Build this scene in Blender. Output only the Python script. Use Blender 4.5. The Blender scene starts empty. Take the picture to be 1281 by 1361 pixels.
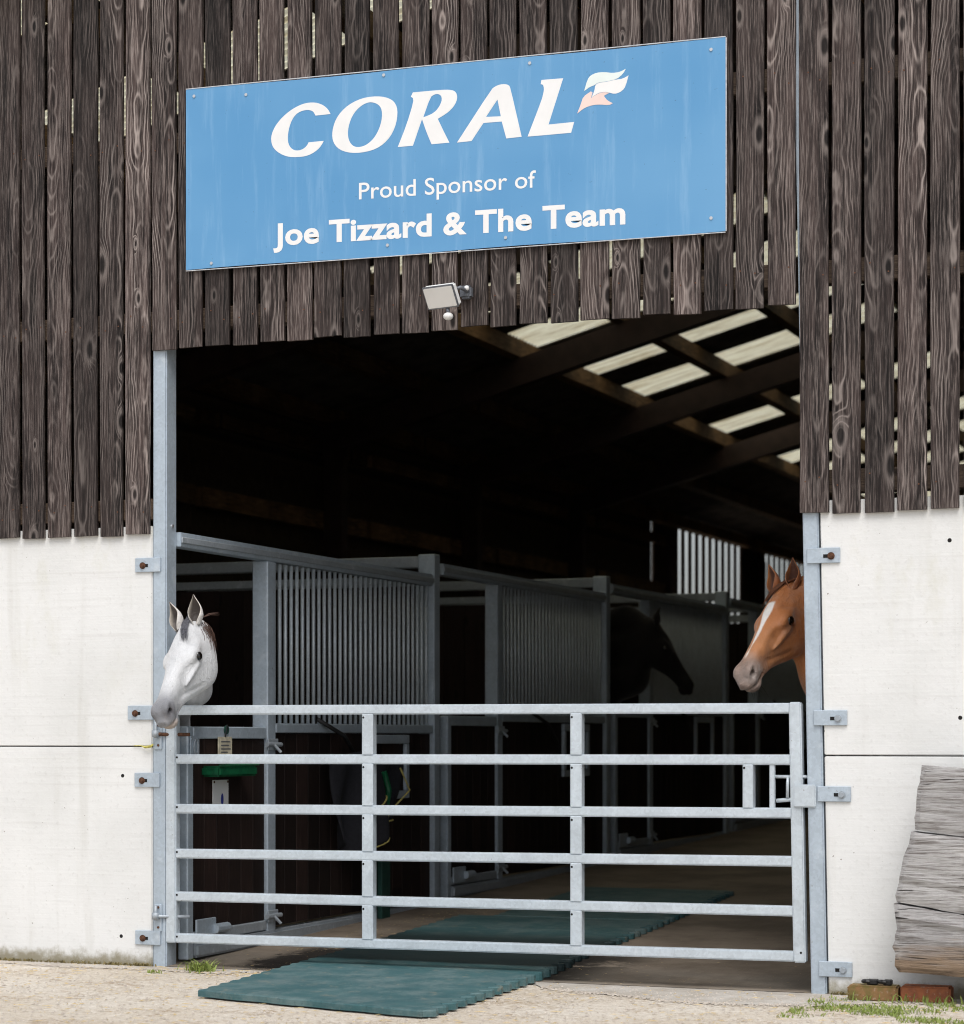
import bpy, bmesh, math, random
import numpy as np
from mathutils import Vector, Matrix
random.seed(7); rng = np.random.default_rng(7)
R = math.radians
sc = bpy.context.scene
COL = sc.collection

# ------------------------------------------------------------------ camera
CAM = Vector((5.494, -9.67, 1.10)); YAW = R(21.5)
cd = bpy.data.cameras.new('camera'); cam = bpy.data.objects.new('camera', cd); COL.objects.link(cam)
cam.location = CAM; cam.rotation_euler = (R(90), 0, YAW)
cd.sensor_fit = 'HORIZONTAL'; cd.sensor_width = 36; cd.lens = 86.36; cd.shift_y = 0.2322
cd.clip_start = 0.1; cd.clip_end = 2000
cd.dof.use_dof = True; cd.dof.focus_distance = 10.6; cd.dof.aperture_fstop = 3.2
sc.camera = cam
# ------------------------------------------------------------------ world, sun, exposure
SUN_EL, SUN_AZ = R(58), R(155)          # azimuth clockwise from +Y: high in front of the barn, thin cloud over it
w = bpy.data.worlds.new('World'); sc.world = w; w.use_nodes = True
wn = w.node_tree; bg = wn.nodes['Background']
sky = wn.nodes.new('ShaderNodeTexSky'); sky.sky_type = 'NISHITA'; sky.sun_disc = False
sky.sun_elevation = SUN_EL; sky.sun_rotation = SUN_AZ; sky.dust_density = 3.0; sky.air_density = 1.0; sky.ozone_density = 1.0
hsv = wn.nodes.new('ShaderNodeHueSaturation'); hsv.inputs['Saturation'].default_value = 0.35
wn.links.new(sky.outputs[0], hsv.inputs['Color']); wn.links.new(hsv.outputs[0], bg.inputs['Color'])
bg.inputs['Strength'].default_value = 0.15
sd = bpy.data.lights.new('sun', 'SUN'); sun = bpy.data.objects.new('sun', sd); COL.objects.link(sun)
sd.energy = 1.4; sd.angle = R(35); sd.color = (1.0, 0.97, 0.93)
sdir = Vector((math.sin(SUN_AZ) * math.cos(SUN_EL), math.cos(SUN_AZ) * math.cos(SUN_EL), math.sin(SUN_EL)))
sun.rotation_euler = sdir.to_track_quat('Z', 'Y').to_euler(); sun.location = (0, -20, 30)
vs = sc.view_settings; vs.view_transform = 'Standard'; vs.look = 'None'; vs.gamma = 1; vs.use_curve_mapping = False
vs.exposure = 0.27
sc.render.engine = 'CYCLES'
sc.cycles.use_denoising = True; sc.cycles.filter_width = 1.05
sc.cycles.max_bounces = 7; sc.cycles.diffuse_bounces = 4; sc.cycles.glossy_bounces = 3; sc.cycles.transmission_bounces = 4
sc.cycles.sample_clamp_indirect = 6.0

# ------------------------------------------------------------------ node helpers
class NT:
    def __init__(s, name, rough=0.6, metal=0.0, spec=0.4):
        s.m = bpy.data.materials.new(name); s.m.use_nodes = True
        s.t = s.m.node_tree; s.b = s.t.nodes['Principled BSDF']
        s.b.inputs['Roughness'].default_value = rough; s.b.inputs['Metallic'].default_value = metal
        s.b.inputs['Specular IOR Level'].default_value = spec
    def n(s, typ, props=None, out=0, **ins):
        nd = s.t.nodes.new('ShaderNode' + typ)
        for k, v in (props or {}).items(): setattr(nd, k, v)
        for k, v in ins.items():
            key = int(k[1:]) if k[0] == '_' and k[1:].isdigit() else k.replace('_', ' ')
            s.put(nd.inputs[key], v)
        return nd.outputs[out]
    def put(s, sock, v):
        if isinstance(v, bpy.types.NodeSocket): s.t.links.new(v, sock)
        else:
            if isinstance(v, tuple) and len(v) == 3 and sock.type == 'RGBA': v = v + (1,)
            sock.default_value = v
    def math(s, op, a, b=0.0, c=None, clamp=False):
        kw = dict(_0=a, _1=b)
        if c is not None: kw['_2'] = c
        return s.n('Math', dict(operation=op, use_clamp=clamp), **kw)
    def vmul(s, v, k): return s.n('VectorMath', dict(operation='MULTIPLY'), _0=v, _1=k)
    def vadd(s, v, k): return s.n('VectorMath', dict(operation='ADD'), _0=v, _1=k)
    def noise(s, vec, scale, detail=3, rough=0.55, out=0, dist=0.0):
        return s.n('TexNoise', None, out, Vector=vec, Scale=scale, Detail=detail, Roughness=rough, Distortion=dist)
    def ramp(s, fac, lo, hi, a=0.0, b=1.0):
        return s.n('MapRange', dict(interpolation_type='SMOOTHSTEP'), Value=fac, From_Min=lo, From_Max=hi, To_Min=a, To_Max=b)
    def mix(s, fac, a, b, mode='MIX'):
        nd = s.t.nodes.new('ShaderNodeMix'); nd.data_type = 'RGBA'; nd.blend_type = mode
        s.put(nd.inputs[0], fac); s.put(nd.inputs[6], a); s.put(nd.inputs[7], b)
        return nd.outputs[2]
    def comb(s, x, y, z): return s.n('CombineXYZ', None, 0, X=x, Y=y, Z=z)
    def sep(s, v):
        nd = s.t.nodes.new('ShaderNodeSeparateXYZ'); s.put(nd.inputs[0], v); return nd.outputs
    def obj(s): return s.n('TexCoord', None, 3)
    def wpos(s): return s.n('NewGeometry', None, 0)
    def rnd(s): 
        nd = s.t.nodes.new('ShaderNodeObjectInfo'); return nd.outputs['Random']
    def col(s, c): s.put(s.b.inputs['Base Color'], c)
    def bump(s, h, strength=0.3, dist=0.004):
        s.put(s.b.inputs['Normal'], s.n('Bump', None, 0, Strength=strength, Distance=dist, Height=h))

def mat_plain(name, c, rough=0.6, metal=0.0, var=0.15, scale=20.0):
    t = NT(name, rough, metal)
    n = t.noise(t.obj(), scale, 4)
    f = t.ramp(n, 0.3, 0.7, 1 - var, 1 + var)
    t.col(t.mix(1.0, c, t.comb(f, f, f), 'MULTIPLY'))
    t.bump(n, 0.15, 0.002)
    return t.m

def mat_wood(name, dark, mid, pale, line=0.8, ring=0.0065, knot=True, axis='z'):
    t = NT(name, 0.72, 0, 0.25)
    o = t.sep(t.obj()); r = t.rnd()
    L = dict(x=0, y=1, z=2)[axis]
    if axis == 'z': X, Z, Y = o[0], o[2], o[1]
    elif axis == 'x': X, Z, Y = o[2], o[0], o[1]
    else: X, Z, Y = o[0], o[1], o[2]
    rr = t.math('MULTIPLY', r, 61.0); rr2 = t.math('MULTIPLY', t.math('FRACT', t.math('MULTIPLY', r, 17.31)), 1.0)
    zz = t.math('ADD', Z, rr)
    # slow wander of the pith sideways and in depth
    wob = t.math('SUBTRACT', t.noise(t.comb(rr, zz, 0.0), 0.7, 2), 0.5)
    wob2 = t.noise(t.comb(zz, rr, 4.0), 0.85, 4, 0.5)
    small = t.math('SUBTRACT', t.noise(t.comb(t.math('MULTIPLY', X, 14.0), t.math('MULTIPLY', zz, 3.0), rr), 1.0, 3), 0.5)
    jit = t.math('SUBTRACT', t.noise(t.comb(t.math('MULTIPLY', X, 120.0), t.math('MULTIPLY', zz, 9.0), rr), 1.0, 3), 0.5)
    xx = t.math('ADD', X, t.math('ADD', t.math('MULTIPLY', wob, 0.13), t.math('MULTIPLY', t.math('SUBTRACT', rr2, 0.5), 0.12)))
    dep = t.math('ADD', t.math('ADD', t.math('MULTIPLY', wob2, 0.17), t.math('MULTIPLY', rr2, 0.01)), t.math('MULTIPLY', Y, 0.7))
    rad = t.math('SQRT', t.math('ADD', t.math('MULTIPLY', xx, xx), t.math('MULTIPLY', dep, dep)))
    kvec = t.comb(t.math('ADD', t.math('MULTIPLY', X, 8.5), rr), t.math('MULTIPLY', zz, 3.1), 0.0)
    vd = t.n('TexVoronoi', dict(voronoi_dimensions='2D'), 0, Vector=kvec, Scale=1.0, Randomness=1.0)
    vc = t.n('TexVoronoi', dict(voronoi_dimensions='2D'), 1, Vector=kvec, Scale=1.0, Randomness=1.0)
    keep = t.math('GREATER_THAN', t.sep(vc)[0], 0.70)
    ksz = t.math('MULTIPLY_ADD', t.sep(vc)[1], 0.9, 0.5)
    vd = t.math('DIVIDE', vd, ksz)
    kinf = t.math('MULTIPLY', t.ramp(vd, 0.0, 0.34, 1.0, 0.0), keep)
    rad = t.math('ADD', rad, t.math('ADD', t.math('MULTIPLY', kinf, 0.026), t.math('ADD', t.math('MULTIPLY', small, 0.004), t.math('MULTIPLY', jit, 0.0022))))
    s = t.math('SINE', t.math('MULTIPLY', rad, 2 * math.pi / ring))
    s = t.math('POWER', t.math('MULTIPLY_ADD', s, 0.5, 0.5), 6.0)
    fib = t.noise(t.comb(t.math('MULTIPLY', X, 210.0), t.math('MULTIPLY', zz, 7.0), t.math('MULTIPLY', Y, 60.0)), 1.0, 3, 0.7)
    band = t.noise(t.comb(t.math('MULTIPLY', X, 55.0), t.math('MULTIPLY', zz, 1.1), rr), 1.0, 3, 0.6)
    patch = t.noise(t.comb(t.math('MULTIPLY', X, 10.0), t.math('MULTIPLY', zz, 1.9), rr), 1.0, 5, 0.65)
    per = t.math('FRACT', t.math('MULTIPLY', r, 29.7))
    amt = t.math('MULTIPLY', t.ramp(t.noise(t.comb(t.math('MULTIPLY', X, 13.0), t.math('MULTIPLY', zz, 1.6), rr), 1.0, 3), 0.40, 0.66, 0.05, 1.0), t.math('MULTIPLY', t.math('MULTIPLY_ADD', per, 0.75, 0.25), line))
    base = t.mix(t.ramp(t.math('ADD', t.math('MULTIPLY', patch, 0.6), t.math('MULTIPLY', band, 0.4)), 0.38, 0.62), dark, mid)
    base = t.mix(t.math('MULTIPLY', t.ramp(fib, 0.46, 0.70), 0.62), base, tuple(0.62 * (a + b) for a, b in zip(mid, pale)))
    base = t.mix(t.math('MULTIPLY', t.ramp(fib, 0.46, 0.30), 0.6), base, tuple(0.6 * c for c in dark))
    base = t.mix(t.math('MULTIPLY', s, amt), base, pale)
    if knot:
        core = t.math('MULTIPLY', t.ramp(vd, 0.05, 0.15, 1.0, 0.0), keep)
        halo = t.math('MULTIPLY', t.math('MULTIPLY', t.ramp(vd, 0.06, 0.13), t.ramp(vd, 0.13, 0.26, 1.0, 0.0)), keep)
        base = t.mix(t.math('MULTIPLY', halo, 0.35), base, pale)
        base = t.mix(t.math('MULTIPLY', core, 0.85), base, tuple(0.45 * c for c in dark))
    tone = t.math('MULTIPLY_ADD', t.math('FRACT', t.math('MULTIPLY', r, 7.77)), 0.95, 0.45)
    t.col(t.mix(1.0, base, t.comb(tone, tone, tone), 'MULTIPLY'))
    h = t.math('ADD', t.math('MULTIPLY', s, amt), t.math('MULTIPLY', fib, 0.8))
    t.bump(h, 0.5, 0.0025)
    return t.m

def mat_galv(name, c=(0.43, 0.50, 0.57), rough=0.42, metal=0.25):
    t = NT(name, rough, metal, 0.5)
    o = t.vadd(t.obj(), t.comb(t.math('MULTIPLY', t.rnd(), 31.0), 0.0, 0.0))
    v = t.n('TexVoronoi', None, 1, Vector=t.vadd(o, t.vmul(t.noise(o, 25.0, 2, out=1), (0.02, 0.02, 0.02))), Scale=85.0)
    f = t.math('ADD', t.math('MULTIPLY', t.sep(v)[0], 0.13), t.math('MULTIPLY', t.noise(o, 7.0, 4), 0.45))
    f = t.math('ADD', f, 0.70)
    c1 = t.mix(1.0, c, t.comb(f, f, f), 'MULTIPLY')
    white = t.ramp(t.noise(o, 11.0, 5, 0.65), 0.56, 0.72)
    c1 = t.mix(t.math('MULTIPLY', white, 0.35), c1, (0.70, 0.75, 0.79))
    spots = t.ramp(t.noise(o, 60.0, 3), 0.70, 0.76)
    c1 = t.mix(t.math('MULTIPLY', spots, 0.6), c1, (0.16, 0.13, 0.11))
    t.col(c1)
    t.put(t.b.inputs['Roughness'], t.math('MULTIPLY_ADD', t.noise(o, 30.0, 3), 0.25, rough - 0.1))
    t.bump(t.noise(o, 90.0, 3), 0.1, 0.001)
    return t.m

MAT = {}
MAT['board'] = mat_wood('stained_board', (0.0075, 0.0048, 0.0045), (0.056, 0.040, 0.0365), (0.37, 0.315, 0.29), 0.8, ring=0.0085)
MAT['timber'] = mat_wood('barn_timber', (0.045, 0.026, 0.014), (0.14, 0.082, 0.04), (0.30, 0.19, 0.10), 0.4, axis='y')
MAT['timber_x'] = mat_wood('barn_timber_cross', (0.03, 0.02, 0.014), (0.07, 0.048, 0.034), (0.14, 0.10, 0.07), 0.4, axis='x')
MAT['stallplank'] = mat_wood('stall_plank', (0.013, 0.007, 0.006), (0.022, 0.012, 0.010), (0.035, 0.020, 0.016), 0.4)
MAT['sideboard'] = mat_wood('side_board', (0.02, 0.014, 0.010), (0.045, 0.03, 0.02), (0.10, 0.07, 0.05), 0.5)
MAT['galv'] = mat_galv('galvanised_steel')
MAT['galv_dull'] = mat_galv('galvanised_steel_weathered', (0.36, 0.40, 0.44), 0.5, 0.3)
MAT['galv_gate'] = mat_galv('galvanised_steel_bright', (0.54, 0.60, 0.65))
MAT['rust'] = mat_plain('rusty_bolt', (0.10, 0.045, 0.025), 0.8, 0.2, 0.5, 90)
MAT['black'] = mat_plain('black_plastic', (0.012, 0.012, 0.013), 0.45, 0, 0.3, 40)
MAT['hole_shade'] = mat_plain('hole_shadow_gap', (0.01, 0.009, 0.009), 0.9, 0, 0.2, 40)  # dark colour stands in for the shade inside holes
MAT['steel_dark'] = mat_plain('painted_rafter', (0.036, 0.020, 0.017), 0.6, 0, 0.3, 6)
MAT['roof'] = mat_plain('fibre_cement_sheet', (0.06, 0.05, 0.045), 0.9, 0, 0.4, 5)
MAT['white_paint'] = mat_plain('white_print', (0.80, 0.80, 0.80), 0.45, 0, 0.03, 8)
MAT['trim_grey'] = mat_plain('aluminium_trim', (0.55, 0.56, 0.58), 0.45, 0.3, 0.2, 40)
MAT['mint'] = mat_plain('mint_print', (0.74, 0.81, 0.79), 0.45, 0, 0.03, 8)
MAT['peach'] = mat_plain('peach_print', (0.80, 0.62, 0.57), 0.45, 0, 0.05, 8)
MAT['green_plastic'] = mat_plain('green_plastic', (0.006, 0.085, 0.035), 0.3, 0, 0.4, 30)
MAT['dark_green'] = mat_plain('dark_green_paint', (0.012, 0.05, 0.04), 0.5, 0, 0.3, 20)
MAT['card'] = mat_plain('aged_card', (0.55, 0.50, 0.38), 0.7, 0, 0.25, 25)
MAT['blue_print'] = mat_plain('blue_print', (0.03, 0.05, 0.30), 0.6, 0, 0.2, 30)
MAT['navy_cloth'] = mat_plain('navy_rug_cloth', (0.010, 0.010, 0.014), 0.9, 0, 0.3, 60)
MAT['yellow_trim'] = mat_plain('yellow_braid', (0.45, 0.38, 0.12), 0.8, 0, 0.3, 60)
MAT['twine'] = mat_plain('yellow_twine', (0.5, 0.45, 0.12), 0.8, 0, 0.4, 80)
MAT['lamp_body'] = mat_plain('grey_lamp_casting', (0.16, 0.17, 0.19), 0.45, 0.4, 0.15, 30)
MAT['lamp_white'] = mat_plain('white_lamp_plastic', (0.75, 0.75, 0.74), 0.4, 0, 0.05, 30)
MAT['lamp_glass'] = mat_plain('frosted_lamp_glass', (0.72, 0.71, 0.69), 0.2, 0, 0.04, 6)
MAT['screw'] = mat_plain('zinc_screw', (0.6, 0.6, 0.6), 0.3, 0.8, 0.1, 60)

def m_concrete():
    t = NT('painted_concrete', 0.85, 0, 0.2); p = t.wpos(); s = t.sep(p)
    big = t.noise(p, 1.6, 5, 0.6); fine = t.noise(p, 45.0, 4, 0.6)
    streak = t.noise(t.vmul(p, (7.0, 7.0, 0.7)), 1.0, 4, 0.6)
    lines = t.noise(t.vmul(p, (1.2, 1.2, 42.0)), 1.0, 3)
    c = t.mix(t.ramp(big, 0.35, 0.7), (0.745, 0.75, 0.745), (0.665, 0.67, 0.66))
    c = t.mix(t.math('MULTIPLY', t.ramp(streak, 0.53, 0.74), 0.28), c, (0.48, 0.47, 0.42))
    alg = t.math('MULTIPLY', t.ramp(s[2], 1.1, 1.9), t.ramp(t.noise(t.vmul(p, (3.0, 3.0, 1.6)), 1.0, 5, 0.65), 0.5, 0.72))
    c = t.mix(t.math('MULTIPLY', alg, 0.45), c, (0.48, 0.46, 0.30))
    c = t.mix(t.math('MULTIPLY', t.ramp(lines, 0.58, 0.72), 0.22), c, (0.52, 0.51, 0.49))
    c = t.mix(t.math('MULTIPLY', t.ramp(fine, 0.56, 0.70), 0.22), c, (0.46, 0.45, 0.43))
    spots = t.ramp(t.noise(p, 55.0, 2, 0.5), 0.735, 0.76)
    c = t.mix(t.math('MULTIPLY', spots, 0.75), c, (0.16, 0.13, 0.10))
    foot = t.math('MULTIPLY', t.ramp(t.math('ADD', s[2], t.math('MULTIPLY', t.noise(p, 14.0, 4, 0.7), -0.13)), -0.05, 0.02, 1.0, 0.0), 0.85)
    c = t.mix(foot, c, (0.22, 0.19, 0.11))
    t.col(c)
    t.bump(t.math('ADD', t.math('MULTIPLY', fine, 0.6), t.math('ADD', t.math('MULTIPLY', lines, 0.5), t.math('MULTIPLY', big, 2.0))), 0.35, 0.006)
    return t.m
MAT['concrete'] = m_concrete()

def m_ground():
    t = NT('sandy_yard', 0.95, 0, 0.15); p = t.wpos()
    big = t.noise(p, 1.3, 5, 0.6); mid = t.noise(p, 9.0, 4, 0.65); fine = t.noise(p, 95.0, 3, 0.7)
    g3 = t.noise(p, 34.0, 4, 0.7)
    c = t.mix(t.ramp(big, 0.35, 0.68), (0.61, 0.56, 0.49), (0.52, 0.455, 0.37))
    c = t.mix(t.math('MULTIPLY', t.ramp(g3, 0.52, 0.66), 0.6), c, (0.34, 0.26, 0.18))
    c = t.mix(t.math('MULTIPLY', t.ramp(g3, 0.46, 0.34), 0.6), c, (0.76, 0.72, 0.66))
    c = t.mix(t.math('MULTIPLY', t.ramp(mid, 0.5, 0.72), 0.6), c, (0.64, 0.59, 0.52))
    c = t.mix(t.math('MULTIPLY', t.ramp(fine, 0.55, 0.72), 0.55), c, (0.22, 0.17, 0.12))
    c = t.mix(t.math('MULTIPLY', t.ramp(fine, 0.28, 0.42, 1.0, 0.0), 0.5), c, (0.70, 0.64, 0.55))
    deb = t.math('MULTIPLY', t.ramp(t.noise(t.vadd(p, (7.7, 2.2, 0.0)), 3.2, 6, 0.72), 0.50, 0.64), t.ramp(g3, 0.40, 0.58))
    c = t.mix(t.math('MULTIPLY', deb, 0.65), c, (0.30, 0.215, 0.13))
    t.col(c)
    t.bump(t.math('ADD', t.math('MULTIPLY', mid, 1.0), t.math('MULTIPLY', g3, 0.8)), 0.7, 0.015)
    return t.m
MAT['ground'] = m_ground()
def m_oak():
    t = NT('weathered_oak', 0.88, 0, 0.2); o = t.obj(); r = t.math('MULTIPLY', t.rnd(), 40.0); s = t.sep(o)
    p = t.vadd(o, t.comb(r, 0.0, r))
    wv = t.math('MULTIPLY', t.math('SUBTRACT', t.noise(t.vmul(p, (1.6, 2.0, 3.0)), 1.0, 3), 0.5), 0.035)
    q = t.comb(t.sep(p)[0], t.sep(p)[1], t.math('ADD', t.sep(p)[2], wv))
    gr = t.noise(t.vmul(q, (5.0, 25.0, 95.0)), 1.0, 5, 0.7)
    gr2 = t.noise(t.vmul(q, (2.5, 10.0, 30.0)), 1.0, 4, 0.65)
    big = t.noise(p, 3.0, 4, 0.6)
    c = t.mix(t.ramp(big, 0.3, 0.7), (0.34, 0.33, 0.33), (0.46, 0.45, 0.445))
    c = t.mix(t.math('MULTIPLY', t.ramp(gr2, 0.55, 0.75), 0.6), c, (0.62, 0.60, 0.59))
    brown = t.math('MULTIPLY', t.ramp(t.math('ADD', s[2], t.math('MULTIPLY', t.math('SUBTRACT', gr2, 0.5), 0.35)), 0.16, 0.30, 1.0, 0.0), t.ramp(t.noise(t.vmul(p, (2.0, 2.0, 9.0)), 1.0, 5), 0.32, 0.46))
    c = t.mix(t.math('MULTIPLY', brown, 0.8), c, (0.23, 0.145, 0.075))
    c = t.mix(t.math('MULTIPLY', t.ramp(gr, 0.54, 0.33), 0.75), c, (0.075, 0.055, 0.045))
    crack = t.ramp(t.noise(t.vmul(q, (3.2, 8.0, 60.0)), 1.0, 3, 0.5), 0.37, 0.33)
    c = t.mix(t.math('MULTIPLY', crack, 0.9), c, (0.02, 0.015, 0.012))
    t.col(c); t.bump(t.math('ADD', t.math('MULTIPLY', gr, 1.5), t.math('SUBTRACT', gr2, t.math('MULTIPLY', crack, 1.5))), 0.9, 0.008)
    return t.m
MAT['old_timber'] = m_oak()

def m_apron():
    t = NT('worn_concrete_apron', 0.9, 0, 0.2); p = t.wpos(); s = t.sep(p)
    n = t.noise(p, 5.0, 5, 0.65); f = t.noise(p, 70.0, 4, 0.7)
    groove = t.noise(t.vmul(p, (30.0, 3.0, 1.0)), 1.0, 3)
    c = t.mix(t.ramp(n, 0.35, 0.68), (0.50, 0.47, 0.43), (0.38, 0.34, 0.29))
    c = t.mix(t.math('MULTIPLY', t.ramp(f, 0.55, 0.75), 0.5), c, (0.18, 0.15, 0.12))
    t.col(c); t.bump(t.math('ADD', f, t.math('MULTIPLY', groove, 1.5)), 0.5, 0.006)
    return t.m
MAT['apron'] = m_apron()

def m_floor():
    t = NT('stable_floor_concrete', 0.8, 0, 0.3); p = t.wpos(); s = t.sep(p)
    n = t.noise(p, 2.2, 5, 0.65); f = t.noise(p, 60.0, 4, 0.7)
    groove = t.noise(t.vmul(p, (26.0, 2.0, 1.0)), 1.0, 3)
    c = t.mix(t.ramp(n, 0.35, 0.68), (0.25, 0.205, 0.16), (0.15, 0.12, 0.092))
    c = t.mix(t.math('MULTIPLY', t.ramp(f, 0.6, 0.75), 0.5), c, (0.26, 0.20, 0.13))
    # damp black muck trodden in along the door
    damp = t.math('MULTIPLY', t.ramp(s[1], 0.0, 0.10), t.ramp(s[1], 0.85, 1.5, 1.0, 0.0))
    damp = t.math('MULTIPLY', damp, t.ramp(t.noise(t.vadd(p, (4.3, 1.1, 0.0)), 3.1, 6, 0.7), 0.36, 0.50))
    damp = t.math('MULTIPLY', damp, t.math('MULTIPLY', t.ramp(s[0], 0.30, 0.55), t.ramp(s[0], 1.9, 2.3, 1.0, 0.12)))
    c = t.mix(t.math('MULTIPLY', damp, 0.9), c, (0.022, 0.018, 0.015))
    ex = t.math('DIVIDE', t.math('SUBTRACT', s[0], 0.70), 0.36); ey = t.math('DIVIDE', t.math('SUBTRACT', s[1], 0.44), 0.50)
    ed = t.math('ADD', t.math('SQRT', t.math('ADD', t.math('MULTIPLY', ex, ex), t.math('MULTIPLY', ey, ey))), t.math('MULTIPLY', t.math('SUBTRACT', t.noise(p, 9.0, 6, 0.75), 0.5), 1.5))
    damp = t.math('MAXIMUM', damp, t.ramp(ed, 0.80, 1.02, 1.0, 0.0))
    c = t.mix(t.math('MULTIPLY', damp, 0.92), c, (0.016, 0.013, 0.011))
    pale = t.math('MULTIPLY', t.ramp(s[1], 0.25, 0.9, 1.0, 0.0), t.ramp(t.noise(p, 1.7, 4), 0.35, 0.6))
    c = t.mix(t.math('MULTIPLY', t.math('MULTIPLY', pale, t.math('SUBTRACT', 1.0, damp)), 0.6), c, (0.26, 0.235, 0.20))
    t.col(c); t.bump(t.math('ADD', f, t.math('MULTIPLY', groove, 1.6)), 0.5, 0.006)
    return t.m
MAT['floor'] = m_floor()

def m_mat():
    t = NT('teal_rubber', 0.62, 0, 0.4); p = t.wpos(); s = t.sep(p)
    n = t.noise(p, 4.0, 5, 0.65); f = t.noise(p, 140.0, 2, 0.6)
    c = t.mix(t.ramp(n, 0.3, 0.7), (0.028, 0.090, 0.100), (0.045, 0.118, 0.126))
    dust = t.ramp(t.noise(t.vmul(p, (1.0, 1.0, 1.0)), 5.5, 7, 0.72), 0.40, 0.66)
    c = t.mix(t.math('MULTIPLY', dust, 0.40), c, (0.20, 0.25, 0.245))
    scuff = t.ramp(t.noise(t.vadd(p, t.vmul(t.noise(p, 3.0, 2, out=1), (0.3, 0.3, 0.0))), 17.0, 5, 0.7), 0.56, 0.70)
    c = t.mix(t.math('MULTIPLY', scuff, 0.45), c, (0.27, 0.24, 0.18))
    c = t.mix(t.math('MULTIPLY', t.ramp(t.noise(p, 38.0, 4, 0.7), 0.60, 0.72), 0.5), c, (0.010, 0.03, 0.033))
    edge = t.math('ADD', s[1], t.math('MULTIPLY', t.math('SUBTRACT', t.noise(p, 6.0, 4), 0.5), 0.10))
    banded = t.math('MULTIPLY', t.ramp(edge, 0.20, 0.30), t.ramp(edge, 1.25, 1.75, 1.0, 0.0))  # noise-edged darker band across the mats behind the gate
    c = t.mix(t.math('MULTIPLY', banded, 0.93), c, (0.003, 0.011, 0.013))
    scr = t.ramp(t.noise(t.vmul(p, (60.0, 6.0, 1.0)), 1.0, 2), 0.72, 0.78)
    c = t.mix(t.math('MULTIPLY', scr, 0.35), c, (0.30, 0.28, 0.22))
    t.col(c)
    dots = t.n('TexVoronoi', dict(feature='F1'), 0, Vector=p, Scale=75.0, Randomness=0.15)
    t.bump(t.math('ADD', t.math('MULTIPLY', dots, 1.0), t.math('MULTIPLY', f, 0.4)), 0.35, 0.003)
    return t.m
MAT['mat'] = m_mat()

def m_sign():
    t = NT('blue_sign_face', 0.42, 0, 0.4); o = t.obj()
    v = t.noise(t.vmul(o, (16.0, 1.0, 1.6)), 1.0, 5, 0.65)
    big = t.noise(o, 1.1, 3)
    c = t.mix(t.ramp(big, 0.3, 0.7), (0.095, 0.285, 0.53), (0.135, 0.335, 0.575))
    c = t.mix(t.math('MULTIPLY', t.ramp(v, 0.50, 0.76), 0.30), c, (0.33, 0.52, 0.72))
    dirt = t.ramp(t.noise(o, 75.0, 2), 0.735, 0.77)
    c = t.mix(t.math('MULTIPLY', dirt, 0.5), c, (0.05, 0.10, 0.16))
    t.col(c); t.bump(t.noise(o, 2.5, 2), 0.25, 0.01)
    return t.m
MAT['sign'] = m_sign()

def m_skylight():
    m = bpy.data.materials.new('translucent_roof_sheet'); m.use_nodes = True; t = m.node_tree
    t.nodes.clear(); out = t.nodes.new('ShaderNodeOutputMaterial')
    tr = t.nodes.new('ShaderNodeBsdfTranslucent'); df = t.nodes.new('ShaderNodeBsdfDiffuse'); mx = t.nodes.new('ShaderNodeMixShader')
    tc = t.nodes.new('ShaderNodeNewGeometry'); nz = t.nodes.new('ShaderNodeTexNoise'); nz.inputs['Scale'].default_value = 1.0; nz.inputs['Detail'].default_value = 6; nz.inputs['Roughness'].default_value = 0.7
    vm = t.nodes.new('ShaderNodeVectorMath'); vm.operation = 'MULTIPLY'; vm.inputs[1].default_value = (1.6, 14.0, 1.6)
    rp = t.nodes.new('ShaderNodeMapRange'); rp.inputs['From Min'].default_value = 0.42; rp.inputs['From Max'].default_value = 0.72
    mp = t.nodes.new('ShaderNodeMix'); mp.data_type = 'RGBA'
    t.links.new(tc.outputs[0], vm.inputs[0]); t.links.new(vm.outputs[0], nz.inputs['Vector']); t.links.new(nz.outputs[0], rp.inputs['Value']); t.links.new(rp.outputs[0], mp.inputs[0])
    mp.inputs[6].default_value = (0.98, 0.94, 0.72, 1); mp.inputs[7].default_value = (0.52, 0.42, 0.23, 1)
    t.links.new(mp.outputs[2], tr.inputs[0]); df.inputs[0].default_value = (0.5, 0.48, 0.4, 1)
    mx.inputs[0].default_value = 0.07
    t.links.new(tr.outputs[0], mx.inputs[1]); t.links.new(df.outputs[0], mx.inputs[2]); t.links.new(mx.outputs[0], out.inputs[0])
    return m
MAT['skylight'] = m_skylight()

def m_brick(name, c1, c2):
    t = NT(name, 0.9, 0, 0.2); o = t.obj()
    c = t.mix(t.ramp(t.noise(o, 16.0, 5, 0.7), 0.35, 0.65), c1, c2)
    t.col(t.mix(t.math('MULTIPLY', t.ramp(t.noise(o, 60.0, 3), 0.6, 0.72), 0.5), c, (0.5, 0.45, 0.38)))
    t.bump(t.noise(o, 50.0, 5, 0.7), 0.6, 0.005)
    return t.m
MAT['brick_red'] = m_brick('red_brick', (0.36, 0.13, 0.06), (0.24, 0.09, 0.05))
MAT['brick_moss'] = m_brick('mossy_brick', (0.16, 0.13, 0.045), (0.27, 0.15, 0.07))

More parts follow.
